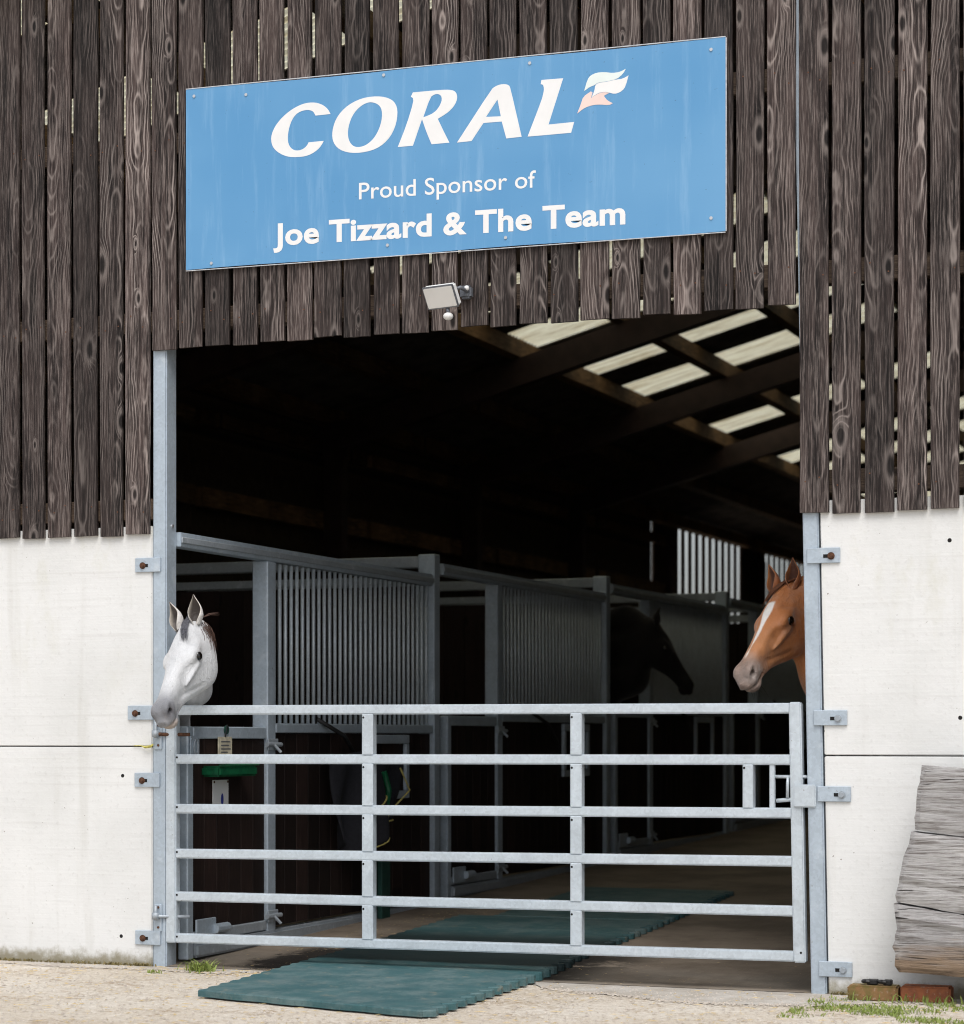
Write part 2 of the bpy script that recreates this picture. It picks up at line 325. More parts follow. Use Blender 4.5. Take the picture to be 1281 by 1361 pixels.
def m_leaf(name, c1, c2):
    t = NT(name, 0.6, 0, 0.3)
    t.col(t.mix(t.noise(t.wpos(), 40.0, 3), c1, c2)); t.put(t.b.inputs['Subsurface Weight'], 0.0)
    return t.m
MAT['grass'] = m_leaf('grass_blade', (0.10, 0.19, 0.025), (0.34, 0.36, 0.11))
MAT['straw'] = m_leaf('dry_straw', (0.42, 0.30, 0.13), (0.55, 0.44, 0.24))
MAT['grit'] = m_leaf('yard_grit', (0.20, 0.15, 0.11), (0.70, 0.65, 0.58))

# ------------------------------------------------------------------ object helpers
def tag(o, label=None, cat=None, group=None, kind=None):
    for k, v in (('label', label), ('category', cat), ('group', group), ('kind', kind)):
        if v: o[k] = v
    return o
def empty(name, loc):
    o = bpy.data.objects.new(name, None); COL.objects.link(o); o.location = loc; o.empty_display_size = 0.1
    return o
def thing(name, loc, label, cat, group=None): return tag(empty(name, loc), label, cat, group)
def wloc(p):
    v = Vector((0, 0, 0))
    while p is not None: v = v + Vector(p.location); p = p.parent
    return v
def link(name, me, mat, parent=None, loc=(0, 0, 0)):
    o = bpy.data.objects.new(name, me); COL.objects.link(o)
    if mat is not None and not me.materials: me.materials.append(MAT[mat] if isinstance(mat, str) else mat)
    o.location = Vector(loc) - (wloc(parent) if parent else Vector((0, 0, 0)))
    if parent: o.parent = parent
    return o
def mesh(name, v, f, smooth=False):
    me = bpy.data.meshes.new(name); me.from_pydata([tuple(map(float, p)) for p in v], [], [tuple(map(int, q)) for q in f]); me.update()
    if smooth: me.polygons.foreach_set('use_smooth', [True] * len(me.polygons))
    return me
def bm_mesh(name, bm, smooth=False):
    me = bpy.data.meshes.new(name); bmesh.ops.recalc_face_normals(bm, faces=bm.faces[:]); bm.to_mesh(me); bm.free()
    if smooth: me.polygons.foreach_set('use_smooth', [True] * len(me.polygons))
    return me
def box_bm(bm, lo, hi, bevel=0.0, seg=1):
    ret = bmesh.ops.create_cube(bm, size=1.0)
    lo, hi = Vector(lo), Vector(hi); c = (lo + hi) / 2; d = hi - lo
    for v in ret['verts']: v.co = Vector((v.co.x * d.x, v.co.y * d.y, v.co.z * d.z)) + c
    if bevel:
        es = list({e for v in ret['verts'] for e in v.link_edges})
        bmesh.ops.bevel(bm, geom=es, offset=bevel, segments=seg, affect='EDGES')
def box(name, lo, hi, mat, parent=None, bevel=0.0, org=None, seg=1):
    """a box between two world corners; the object's origin is its bottom centre"""
    lo, hi = Vector(lo), Vector(hi)
    org = Vector(org) if org is not None else Vector(((lo.x + hi.x) / 2, (lo.y + hi.y) / 2, lo.z))
    bm = bmesh.new(); box_bm(bm, lo - org, hi - org, bevel, seg)
    return link(name, bm_mesh(name, bm), mat, parent, org)
def tube_bm(bm, pts, rad, n=8, caps=True):
    pts = [Vector(p) for p in pts]; rings = []
    rr = rad if isinstance(rad, (list, tuple)) else [rad] * len(pts)
    ref = Vector((0.31, 0.2, 0.93))
    for i, p in enumerate(pts):
        d = (pts[min(i + 1, len(pts) - 1)] - pts[max(i - 1, 0)]).normalized()
        u = d.cross(ref); u = u.normalized() if u.length > 1e-4 else d.orthogonal().normalized(); v = d.cross(u)
        rings.append([bm.verts.new(p + (u * math.cos(2 * math.pi * k / n) + v * math.sin(2 * math.pi * k / n)) * rr[i]) for k in range(n)])
    for a, b in zip(rings, rings[1:]):
        for k in range(n): bm.faces.new((a[k], a[(k + 1) % n], b[(k + 1) % n], b[k]))
    if caps: bm.faces.new(rings[0][::-1]); bm.faces.new(rings[-1])
def tube(name, pts, rad, mat, parent=None, n=8, org=None):
    org = Vector(org if org is not None else pts[0]); bm = bmesh.new()
    tube_bm(bm, [Vector(p) - org for p in pts], rad, n)
    return link(name, bm_mesh(name, bm, n > 6), mat, parent, org)
def prism(name, pts, y0, y1, mat, parent=None, holes=()):
    """outline in X,Z extruded along Y"""
    from mathutils.geometry import tessellate_polygon
    loops = [list(pts)] + [list(h) for h in holes]
    flat = [p for l in loops for p in l]
    tri = tessellate_polygon([[Vector((p[0], p[1], 0)) for p in l] for l in loops])
    n = len(flat); v = [(p[0], y0, p[1]) for p in flat] + [(p[0], y1, p[1]) for p in flat]; f = []
    for t in tri: f.append(tuple(t)); f.append(tuple(n + i for i in reversed(t)))
    k = 0
    for l in loops:
        m = len(l)
        for i in range(m): f.append((k + i, k + (i + 1) % m, n + k + (i + 1) % m, n + k + i))
        k += m
    org = Vector((flat[0][0], y0, flat[0][1]))
    bm = bmesh.new(); bv = [bm.verts.new(Vector(p) - org) for p in v]
    for q in f:
        try: bm.faces.new([bv[i] for i in q])
        except ValueError: pass
    return link(name, bm_mesh(name, bm), mat, parent, org)
def lathe_disc(bm, c, axis, r, h, n=12):
    a = Vector(axis).normalized(); tube_bm(bm, [Vector(c), Vector(c) + a * h], r, n)

def smooth_loop(p, it=1, sharp=60):
    for _ in range(it):
        out = []; n = len(p)
        for i in range(n):
            a, b, c = Vector(p[i - 1]), Vector(p[i]), Vector(p[(i + 1) % n])
            ang = (b - a).angle(c - b) if (b - a).length > 1e-6 and (c - b).length > 1e-6 else 0
            if math.degrees(ang) > sharp or math.degrees(ang) < 4: out.append(tuple(b))
            else: out += [tuple(b + (a - b) * 0.25), tuple(b + (c - b) * 0.25)]
        p = out
    return p
# ================================================================== SETTING
def sheet(name, x0, x1, y0, y1, z, mat, nx=1, ny=1, zf=None):
    v = []; f = []
    for j in range(ny + 1):
        for i in range(nx + 1):
            x = x0 + (x1 - x0) * i / nx; y = y0 + (y1 - y0) * j / ny
            v.append((x, y, zf(x, y) if zf else z))
    for j in range(ny):
        for i in range(nx): a = j * (nx + 1) + i; f.append((a, a + 1, a + nx + 2, a + nx + 1))
    return tag(link(name, mesh(name, v, f), mat), kind='structure')
sheet('ground', -600, 600, -600, 600, 0.0, 'ground', 4, 4)
SL = 0.025                                   # the stable floor climbs gently towards the back
XL, XR, YB = -3.5, 6.8, 30.0                 # inner width and depth of the barn
XRIDGE = 1.65
TP = math.tan(R(15))
def roofz(x): return 5.0 + TP * (x if x < XRIDGE else 2 * XRIDGE - x)
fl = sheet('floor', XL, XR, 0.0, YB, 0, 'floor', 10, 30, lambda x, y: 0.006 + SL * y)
# worn concrete apron along the foot of the wall, ragged front edge
v = []; f = []
N = 160
for i in range(N + 1):
    x = -4.2 + 9.6 * i / N
    d = 0.13 + 0.36 * max(0, min(1, (x - 2.0) / 0.7)) - 0.30 * max(0, min(1, (x - 3.35) / 0.25)) + 0.05 * math.sin(x * 5.1) * math.sin(x * 2.3) + random.uniform(-0.012, 0.012)
    if 0.5 < x < 2.0: d = max(0.05, d - 0.06)
    v += [(x, 0.0, 0.004), (x, -d, 0.004)]
for i in range(N): a = 2 * i; f.append((a, a + 1, a + 3, a + 2))
tag(link('apron_pavement', mesh('apron', v, f), 'apron'), kind='structure')

# ================================================================== BARN
barn = thing('stable_barn', (1.65, 0.0, 0.0), 'large stable building clad in dark brown vertical boards above white concrete panels', 'barn')
GAPS = [-0.712, -0.572, -0.424, -0.278, -0.136, 0.007, 0.151, 0.294, 0.436, 0.58, 0.722, 0.864, 1.013, 1.157, 1.301, 1.447, 1.59, 1.731, 1.873, 2.016, 2.16, 2.303, 2.448, 2.587, 2.726, 2.866, 3.005, 3.145, 3.285, 3.423, 3.566, 3.704, 3.838]
GAPS = [g - 0.0095 for g in GAPS]
while GAPS[0] > XL - 0.1: GAPS.insert(0, GAPS[0] - 0.1422)
while GAPS[-1] < XR + 0.1: GAPS.append(GAPS[-1] + 0.1422)
def board(x0, x1, z0, z1a, z1b, name='board', y0=-0.021, y1=-0.003):
    """one vertical cladding board with slightly wandering edges and a worn foot"""
    n = 9; org = Vector(((x0 + x1) / 2, (y0 + y1) / 2, 0)); bm = bmesh.new(); rings = []
    ph = random.uniform(0, 9); tw = random.uniform(-0.003, 0.003)
    for i in range(n + 1):
        t = i / n; e = 0.0022 * math.sin(ph + 5.1 * t) + random.uniform(-0.0008, 0.0008); e2 = 0.0022 * math.sin(2 * ph + 4.3 * t) + random.uniform(-0.0008, 0.0008)
        zl = z0 + (z1a - z0) * t; zr = z0 + (z1b - z0) * t; c = 0.003
        sl = random.uniform(-0.004, 0.004) if i == 0 else 0
        pts = [(x0 + e + c, y0 + tw * t, zl), (x1 + e2 - c, y0 - tw * t, zr + sl), (x1 + e2, y0 + c - tw * t, zr + sl), (x1 + e2, y1, zr + sl), (x0 + e, y1, zl), (x0 + e, y0 + c + tw * t, zl)]
        rings.append([bm.verts.new(Vector(p) - org) for p in pts])
    for a, b in zip(rings, rings[1:]):
        for k in range(6): bm.faces.new((a[k], a[(k + 1) % 6], b[(k + 1) % 6], b[k]))
    bm.faces.new(rings[0][::-1]); bm.faces.new(rings[-1])
    return link(name, bm_mesh(name, bm), 'board', barn, org)
for g0, g1 in zip(GAPS, GAPS[1:]):
    xm = (g0 + g1) / 2
    gl, gr = random.uniform(0.007, 0.0108), random.uniform(0.007, 0.0108)
    if xm < 0 - 0.02: zb = 2.062 + random.uniform(-0.007, 0.007)
    elif xm < 3.14: zb = 2.935 + random.uniform(-0.008, 0.008)
    else: zb = 2.045 + random.uniform(-0.008, 0.008)
    board(g0 + gl, g1 - gr, zb, roofz(g0) - 0.02, roofz(g1) - 0.02)
# concrete wall panels, two courses each side, with the joint left open
for x0, x1, zj in ((XL - 0.1, -0.003, 1.049), (3.262, XR + 0.1, 1.016)):
    for z0, z1 in ((-0.05, zj - 0.0025), (zj + 0.0025, 2.10)):
        bm = bmesh.new(); box_bm(bm, (x0, 0, z0), (x1, 0.15, z1), 0.004, 2)
        if x0 > 3:                                # the jamb leans a little with its post
            for vv in bm.verts:
                if vv.co.x < x0 + 0.05: vv.co.x -= 0.018 * vv.co.z - 0.004
        org = Vector((x0, 0, z0)); bmesh.ops.translate(bm, verts=bm.verts[:], vec=-org)
        link('concrete_panel', bm_mesh('concrete_panel', bm), 'concrete', barn, org)
# formwork holes in the panels: dark discs, their inner shade put in as colour
for x, z in ((-0.164, 0.909), (-0.172, 0.141), (3.777, 1.914), (3.821, 1.175)):
    bm = bmesh.new(); lathe_disc(bm, (0, 0, 0), (0, -1, 0), 0.009, 0.0015, 12)
    link('formwork_hole_shade', bm_mesh('formwork_hole_shade', bm), 'hole_shade', barn, (x, 0.001, z))
# door posts
def post(x0, x1, lean, ztop, name='door_post'):
    bm = bmesh.new(); box_bm(bm, (x0, 0.0, -0.02), (x1, 0.10, ztop), 0.006, 2)
    for vv in bm.verts: vv.co.x -= lean * vv.co.z
    org = Vector((x0, 0, 0)); bmesh.ops.translate(bm, verts=bm.verts[:], vec=-org)
    return link(name, bm_mesh(name, bm), 'galv', barn, org)
postL = post(0.0, 0.074, 0.0, 4.9); postR = post(3.19, 3.258, 0.0185, 5.0)
def bracket(pst, x0, x1, z0, z1, side):
    bm = bmesh.new(); box_bm(bm, (x0, -0.011, z0), (x1, -0.0015, z1), 0.002)
    org = Vector((x0, 0, z0)); bmesh.ops.translate(bm, verts=bm.verts[:], vec=-org)
    b = link('bracket', bm_mesh('bracket', bm), 'galv', pst, org)
    xb = x0 + 0.042 if side < 0 else x1 - 0.038; zc = (z0 + z1) / 2 - 0.003
    bm = bmesh.new()                              # dark bar colours in the shade of the plate's opening
    xs0, xs1 = (xb - 0.012, xb + 0.028) if side < 0 else (xb - 0.034, xb + 0.008)
    box_bm(bm, (xs0 - x0, -0.0122, zc - 0.0075 - z0), (xs1 - x0, -0.0108, zc + 0.0075 - z0), 0.0)
    link('slot_shade', bm_mesh('slot_shade', bm), 'hole_shade', pst, org)
    bm = bmesh.new(); lathe_disc(bm, (0, 0, 0), (0, -1, 0), 0.0125, 0.010, 6); lathe_disc(bm, (0, 0, 0), (0, -1, 0), 0.016, 0.003, 14)
    link('bolt', bm_mesh('bolt', bm), 'rust' if (side < 0 or z0 > 1.5) else 'galv_dull', pst, (xb, -0.0118, zc))
for x0, z1 in ((-0.09, 1.948), (-0.131, 1.244), (-0.094, 0.924), (-0.09, 0.173)): bracket(postL, x0, x0 + 0.135, z1 - 0.068, z1, -1)
for x0, z1 in ((3.174, 1.898), (3.204, 1.209), (3.22, 0.886), (3.226, 0.144)): bracket(postR, x0, x0 + 0.143, z1 - 0.065, z1, 1)
bm = bmesh.new(); box_bm(bm, (-0.004, -0.0018, 0), (0.0, 0.0, 0.0))
bm.free()
# small coach bolts on the reveal of the left post
for z in (2.10, 1.72):
    bm = bmesh.new(); lathe_disc(bm, (0, 0, 0), (1, 0, 0), 0.009, 0.006, 10); link('bolt', bm_mesh('bolt', bm), 'screw', postL, (0.0735, 0.055, z))
# sheeting rails behind the boards
def rail_x(x0, x1, z, h=0.10, y0=0.002, y1=0.07): box('sheeting_rail', (x0, y0, z), (x1, y1, z + h), 'timber_x', barn, 0.004)
rail_x(XL, -0.004, 2.13); rail_x(3.265, XR, 2.13)
for z in (3.02, 3.86): rail_x(XL, -0.004, z); rail_x(0.079, 3.115, z); rail_x(3.20, XR, z)
bm = bmesh.new(); lathe_disc(bm, (0, 0, 0), (0, -1, 0), 0.0036, 0.0016, 8); NAIL = bm_mesh('nail', bm); NAIL.materials.append(MAT['rust'])
for g0, g1 in zip(GAPS, GAPS[1:]):
    xm = (g0 + g1) / 2
    if not -0.9 < xm < 3.95: continue
    for z in ((2.18, 3.07, 3.91) if (xm < -0.02 or xm > 3.14) else (3.07, 3.91)):
        for q in (-0.034, 0.034):
            if random.random() < 0.35: continue
            link('nail', NAIL, None, barn, (xm + q + random.uniform(-0.012, 0.012), -0.0205, z + random.uniform(-0.032, 0.032)))
# side and back walls
box('side_wall', (XL - 0.15, 0.16, -0.05), (XL, YB, 2.0), 'concrete', barn)
box('side_wall', (XR, 0.16, -0.05), (XR + 0.15, YB, 2.0), 'concrete', barn)
box('side_wall', (XR + 0.002, 0.005, 2.002), (XR + 0.03, YB, roofz(XR) - 0.02), 'sideboard', barn)
prism('back_wall', [(XL - 0.1, -0.05), (XR + 0.1, -0.05), (XR + 0.1, roofz(XR + 0.1) - 0.03), (XRIDGE, roofz(XRIDGE) - 0.03), (XL - 0.1, roofz(XL - 0.1) - 0.03)], YB, YB + 0.1, 'sideboard', barn)
ztl = roofz(XL) - 0.03
for y0, y1 in ((0.005, 19.18), (19.28, 20.42), (23.78, 25.10), (29.0, 29.99)):
    box('side_boarding', (XL - 0.03, y0, 2.004), (XL - 0.002, y1, ztl), 'sideboard', barn)
for y0, n in ((20.42, 10), (25.10, 12)):         # spaced boarding that lets the daylight through
    pitch = (3.36 if n == 10 else 3.9) / n
    for i in range(n):
        y = y0 + i * pitch
        box('side_board', (XL - 0.03, y + 0.19, 2.004), (XL - 0.004, y + pitch - 0.005, ztl), 'sideboard', barn)
for z, h in ((2.95, 0.16), (3.62, 0.12)):
    for k in range(6): box('side_rail', (XL + 0.001, 0.2 + k * 3.32, z), (XL + 0.075, 3.40 + k * 3.32, z + h), 'timber', barn, 0.004)
FRAME_Y = (2.55, 5.85, 9.15, 12.45, 15.75, 19.65, 24.45, 28.9)
for y in FRAME_Y:                                 # stanchions carrying the rafters
    if y < YB: box('stanchion', (XL + 0.08, y - 0.06, 0), (XL + (0.26 if y < 18 else 0.16), y + 0.06, ztl - 0.3), 'steel_dark', barn)
# roof frame
for y in FRAME_Y[:5]:
    for s_ in (0, 1):
        xa, xb = (XL, XRIDGE) if s_ == 0 else (XRIDGE, XR)
        za, zb = roofz(xa) - 0.21, roofz(xb) - 0.21
        prism('rafter', [(xa, za - 0.24), (xb, zb - 0.24), (xb, zb), (xa, za)], y - 0.07, y + 0.07, 'steel_dark', barn)
for x in (-3.40, -2.5, -1.58, -0.64, 0.30, 1.25, 2.05, 3.0, 3.95, 4.9, 5.85, 6.7):
    z = roofz(x) - 0.048
    o = prism('purlin', [(x - 0.04, z - 0.155 - 0.04 * TP), (x + 0.04, z - 0.155 + 0.04 * TP), (x + 0.04, z), (x - 0.04, z - 0.0)], 0.08, YB - 0.005, 'timber', barn)
# corrugated roof sheets
roof = empty('roof', (XRIDGE, 0, 5.0)); roof.parent = barn; roof.location = Vector((0, 0, 5.0))
def corrugated(name, x0, x1, y0, y1, mat, dz=0.0):
    P = 0.0775; n = max(2, int(round((y1 - y0) / P * 8))); v = []; f = []
    for i in range(n + 1):
        y = y0 + (y1 - y0) * i / n; c = 0.019 * math.sin(2 * math.pi * y / P)
        v += [(x0, y, roofz(x0) + c + dz), (x1, y, roofz(x1) + c + dz)]
    for i in range(n): a = 2 * i; f.append((a, a + 1, a + 3, a + 2))
    org = Vector((x0, y0, roofz(x0)))
    return link(name, mesh(name, [Vector(p) - org for p in v], f, True), mat, roof, org)
SKY = [(-0.10, 0.52), (1.44, 2.15), (3.02, 3.75), (4.58, 5.33), (6.0, 6.75), (7.40, 8.15), (8.90, 9.70), (10.50, 11.36), (12.12, 12.88), (13.68, 14.45), (15.18, 15.96), (16.74, 17.50), (18.33, 19.10), (19.82, 20.60), (21.42, 22.20), (23.0, 23.85), (24.6, 25.4), (26.2, 27.0)]
ys = [-0.15]
for a, b in SKY: ys += [a, b]
ys += [YB + 0.2]
for i in range(len(ys) - 1):
    y0, y1 = ys[i], ys[i + 1]
    if y1 - y0 < 0.02: continue
    if i % 2 == 1:
        corrugated('roof_sheet', XL - 0.25, -1.60, y0, y1, 'roof')
        corrugated('skylight_sheet', -1.66, 1.02, y0 - 0.02, y1 + 0.02, 'skylight', 0.008)
        corrugated('roof_sheet', 0.98, XRIDGE, y0, y1, 'roof', 0.016)
    else: corrugated('roof_sheet', XL - 0.25, XRIDGE, y0, y1, 'roof')
for k in range(30): corrugated('roof_sheet', XRIDGE + 0.001, XR + 0.25, -0.15 + k * 1.012, -0.15 + (k + 1) * 1.012, 'roof')
prism('ridge_cap', [(XRIDGE - 0.2, roofz(XRIDGE - 0.2) + 0.03), (XRIDGE, roofz(XRIDGE) + 0.05), (XRIDGE + 0.2, roofz(XRIDGE + 0.2) + 0.03), (XRIDGE, roofz(XRIDGE) + 0.07)], -0.16, YB + 0.2, 'roof', roof)

# ================================================================== GATE
gate = thing('field_gate', (0.07, 0.025, 0.14), 'closed six-bar galvanised steel yard gate across the stable doorway', 'gate')
GZ = [(1.222, 1.218), (0.990, 0.998), (0.754, 0.770), (0.541, 0.564), (0.338, 0.351), (0.140, 0.158)]
GX0, GX1 = 0.066, 3.170; gy0, gy1 = 0.0, 0.046; gh = 0.0225
def gz(k, x): t = (x - GX0) / (GX1 - GX0); return GZ[k][0] * (1 - t) + GZ[k][1] * t
def lean_r(z): return -0.0185 * (z - 0.14)
def bar_x(name, xa, xb, k):
    bm = bmesh.new(); box_bm(bm, (0, 0.0015, -gh), (xb - xa, gy1 - gy0 - 0.0015, gh), 0.006, 2)
    for vv in bm.verts: vv.co.z += gz(k, xa + vv.co.x) - gz(k, xa)
    return link(name, bm_mesh(name, bm), 'galv_gate', gate, (xa, gy0, gz(k, xa)))
VX = [(1.091, 1.147), (2.103, 2.157)]
for k in range(6): bar_x('rail', GX0 + 0.052, 3.118 + lean_r(GZ[k][1]), k)
box('stile', (GX0, gy0, GZ[5][0] - gh), (GX0 + 0.058, gy1, GZ[0][0] + gh), 'galv_gate', gate, 0.006, seg=2)
bm = bmesh.new(); box_bm(bm, (3.112, gy0, GZ[5][1] - gh - 0.004), (3.166, gy1, GZ[0][1] + gh + 0.004), 0.006, 2)
for vv in bm.verts: vv.co.x += lean_r(vv.co.z)
bmesh.ops.translate(bm, verts=bm.verts[:], vec=(-3.112, 0, -0.14)); link('stile', bm_mesh('stile', bm), 'galv_gate', gate, (3.112, 0, 0.14))
for a, b in VX:
    for k in range(5):
        box('upright', (a, gy0, gz(k + 1, a) + gh - 0.004), (b, gy1, gz(k, a) - gh + 0.004), 'galv_gate', gate, 0.004)
box('latch_upright', (2.889, gy0, gz(2, 2.9) + gh - 0.003), (2.936, gy1, gz(1, 2.9) - gh + 0.003), 'galv_gate', gate, 0.004)
box('latch_upright', (3.005, gy0 + 0.01, gz(2, 3.0) + gh - 0.003), (3.028, gy1 - 0.01, gz(1, 3.0) - gh + 0.003), 'galv_gate', gate, 0.003)
# vent holes at the joints: dark discs coloured as their inner shade
def vent(x, z):
    bm = bmesh.new(); lathe_disc(bm, (0, 0, 0), (0, -1, 0), 0.0052, 0.001, 10)
    link('vent_hole_shade', bm_mesh('vent_hole_shade', bm), 'hole_shade', gate, (x, gy0 + 0.0006, z))
for k in range(1, 6):
    vent(GX0 + 0.064, gz(k, 0.1) + 0.008)
for a, b in VX:
    for k in range(5): vent(a + 0.009, gz(k, a) - gh - 0.014)
vent(2.897, gz(1, 2.9) - gh - 0.013); vent(3.146, 0.175)
# sliding latch
tube('latch_bar', [(3.015, 0.024, 0.925), (3.19, 0.024, 0.925)], 0.0075, 'galv_gate', gate)
tube('latch_handle', [(3.085, 0.024, 0.925), (3.085, 0.012, 0.90), (3.085, 0.010, 0.835)], 0.007, 'galv_gate', gate)
tube('latch_handle', [(3.035, 0.02, 0.822), (3.11, 0.02, 0.828)], 0.009, 'galv_gate', gate)
box('latch_plate', (3.116, -0.012, 0.795), (3.213, -0.001, 0.893), 'galv_gate', gate, 0.005, seg=2)
# hinges: pin plates on the post, eye bolts through the stile
for z in (1.110, 0.245):
    box('hinge_plate', (0.012, -0.010, z - 0.075), (0.052, -0.0012, z + 0.055), 'galv', gate, 0.003)
    tube('hinge_pin', [(0.030, -0.026, z - 0.02), (0.030, -0.026, z + 0.05)], 0.008, 'galv_dull', gate)
    tube('hinge_collar', [(0.030, -0.026, z - 0.016), (0.030, -0.026, z + 0.016)], 0.017, 'galv_dull', gate, 12)
    tube('eye_bolt', [(0.012, -0.024, z), (0.05, -0.020, z - 0.002), (0.09, 0.012, z - 0.004), (0.175, 0.046, z - 0.004)], 0.0085, 'rust' if z > 1 else 'galv_dull', gate)
    for dz in (-0.055, 0.04):
        bm = bmesh.new(); lathe_disc(bm, (0, 0, 0), (0, -1, 0), 0.006, 0.004, 10); link('bolt', bm_mesh('bolt', bm), 'rust', gate, (0.036, -0.0095, z + dz))
tw = tube('baler_twine', [(-0.10, -0.006, 1.052), (-0.06, -0.010, 1.053), (-0.03, -0.02, 1.046), (0.0, -0.02, 1.050), (0.012, -0.016, 1.06)], [0.002, 0.002, 0.006, 0.007, 0.004], 'twine')
tag(tw, 'scrap of yellow baler twine knotted at the upper gate hinge', 'twine')

# ================================================================== SIGN
SX0, SX1, SZ0, SZ1 = 0.165, 2.805, 3.292, 4.137
SY = -0.030
sign = thing('sponsor_sign', (1.485, SY, SZ0), 'big light blue sponsor sign with white lettering on the boards', 'sign')
LY0, LY1 = SY - 0.0070, SY - 0.0055
s_, c_ = math.sin(YAW), math.cos(YAW)
def sgn(px, py, Y=LY0):                         # measured from the photograph onto the sign's plane
    dx = (px - 640.5) / 3073.0; dz = -(py - 978.0) / 3073.0
    r = Vector((-s_ + dx * c_, c_ + dx * s_, dz)); p = CAM + r * ((Y - CAM.y) / r.y)
    return (p.x, p.z)
(qa, qb), (qc, qd) = (sgn(247, 120), sgn(964, 50)), (sgn(246, 359), sgn(965, 307))
def edge_z(top, t): return (qa[1] + (qb[1] - qa[1]) * t) if top else (qc[1] + (qd[1] - qc[1]) * t)
bm = bmesh.new(); nn = 14; SX0, SX1 = qa[0], qb[0]
vv0 = [[bm.verts.new((SX0 + (SX1 - SX0) * i / nn - 1.485, 0.0, edge_z(j, i / nn) - SZ0 + 0.003 * math.sin(i * 0.9 + j))) for j in (0, 1)] for i in range(nn + 1)]
for a, b in zip(vv0, vv0[1:]): bm.faces.new((a[0], b[0], b[1], a[1]))
ext = bmesh.ops.extrude_face_region(bm, geom=bm.faces[:]); bmesh.ops.translate(bm, verts=[e for e in ext['geom'] if isinstance(e, bmesh.types.BMVert)], vec=(0, -0.006, 0))
link('panel', bm_mesh('panel', bm), 'sign', sign, (1.485, SY, SZ0))
for tp in (1, 0):
    zz0, zz1 = edge_z(tp, 0), edge_z(tp, 1); d0, d1 = (0.0025, 0.0065) if tp else (-0.0065, -0.0030)
    prism('edge_trim', [(SX0, zz0 + d0), (SX1, zz1 + d0), (SX1, zz1 + d1), (SX0, zz0 + d1)], SY - 0.0075, SY - 0.001, 'trim_grey', sign)
prism('edge_trim', [(SX1 + 0.0008, edge_z(0, 1)), (SX1 + 0.005, edge_z(0, 1)), (SX1 + 0.005, edge_z(1, 1)), (SX1 + 0.0008, edge_z(1, 1))], SY - 0.0075, SY - 0.001, 'trim_grey', sign)
def c2(l): return [sgn(350 + x * 0.19516, 80 + y * 0.19516) for x, y in l]
def c3(l): return [sgn(590 + x * 0.20297, 80 + y * 0.20297) for x, y in l]
Cpts = [(457,367),(440,335),(410,308),(370,292),(330,288),(285,293),(235,312),(180,345),(130,388),(90,435),(65,480),(52,525),(55,565),(68,598),(95,625),(135,648),(180,660),(230,661),(285,655),(330,638),(370,610),(395,580),(411,550),(308,560),(295,585),(270,606),(240,616),(210,614),(185,597),(170,570),(165,535),(168,495),(178,450),(195,405),(220,370),(250,350),(285,340),(315,340),(340,350),(355,378)]
Oo = [(775,246),(830,252),(875,270),(900,298),(913,340),(910,400),(895,460),(865,520),(820,570),(765,605),(700,625),(630,633),(570,628),(520,610),(488,580),(472,545),(468,505),(475,455),(495,400),(530,350),(580,305),(640,272),(705,252)]
Oi = [(735,286),(770,295),(795,315),(807,345),(808,390),(798,440),(778,490),(750,535),(715,568),(680,587),(640,594),(610,585),(588,560),(576,525),(575,480),(585,430),(605,380),(635,338),(670,308),(705,290)]
Ro = [(1018,220),(1150,208),(1240,201),(1285,204),(1306,214),(1318,236),(1319,265),(1305,302),(1277,338),(1240,368),(1187,400),(1225,480),(1266,562),(1145,573),(1110,490),(1080,402),(1018,583),(915,592),(975,440),(1022,285),(1018,258),(1004,250)]
Ri = [(1137,252),(1163,234),(1190,230),(1210,242),(1216,268),(1206,300),(1185,335),(1155,362),(1120,378),(1088,390)]
Ao = [(85,540),(180,530),(258,412),(378,402),(408,513),(508,502),(434,180),(424,164),(398,156),(365,160),(335,172),(310,192)]
Ai = [(350,258),(372,368),(275,372)]
Lo = [(638,130),(780,119),(684,422),(852,405),(832,476),(547,501),(640,260),(652,210),(655,185),(648,162),(633,157)]
for pts, hs in ((c2(Cpts), []), (c2(Oo), [c2(Oi)]), (c2(Ro), [c2(Ri)]), (c3(Ao), [c3(Ai)]), (c3(Lo), [])):
    prism('letter', smooth_loop(pts, 1, 38), LY0, LY1, 'white_paint', sign, [smooth_loop(h, 1, 50) for h in hs])
F1 = [(917,203),(940,125),(960,100),(1000,82),(1050,78),(1100,85),(1150,78),(1190,57),(1172,90),(1130,126),(1060,140),(1005,148),(988,163),(955,175)]
F2 = [(1131,127),(1170,122),(1208,100),(1195,150),(1180,188),(1150,212),(1115,222),(1080,212),(1050,207),(1010,215),(966,244),(985,200),(990,165),(1007,150),(1062,142)]
F3 = [(962,205),(972,212),(962,248),(1012,217),(1050,209),(1082,214),(1046,234),(1070,265),(1105,282),(1080,296),(1020,290),(970,295),(920,312),(872,350),(895,290),(912,238)]
for F, m in ((F1, 'mint'), (F2, 'white_paint'), (F3, 'peach')): prism('flag_emblem', smooth_loop(c3(F), 1, 55), LY0, LY1, m, sign)
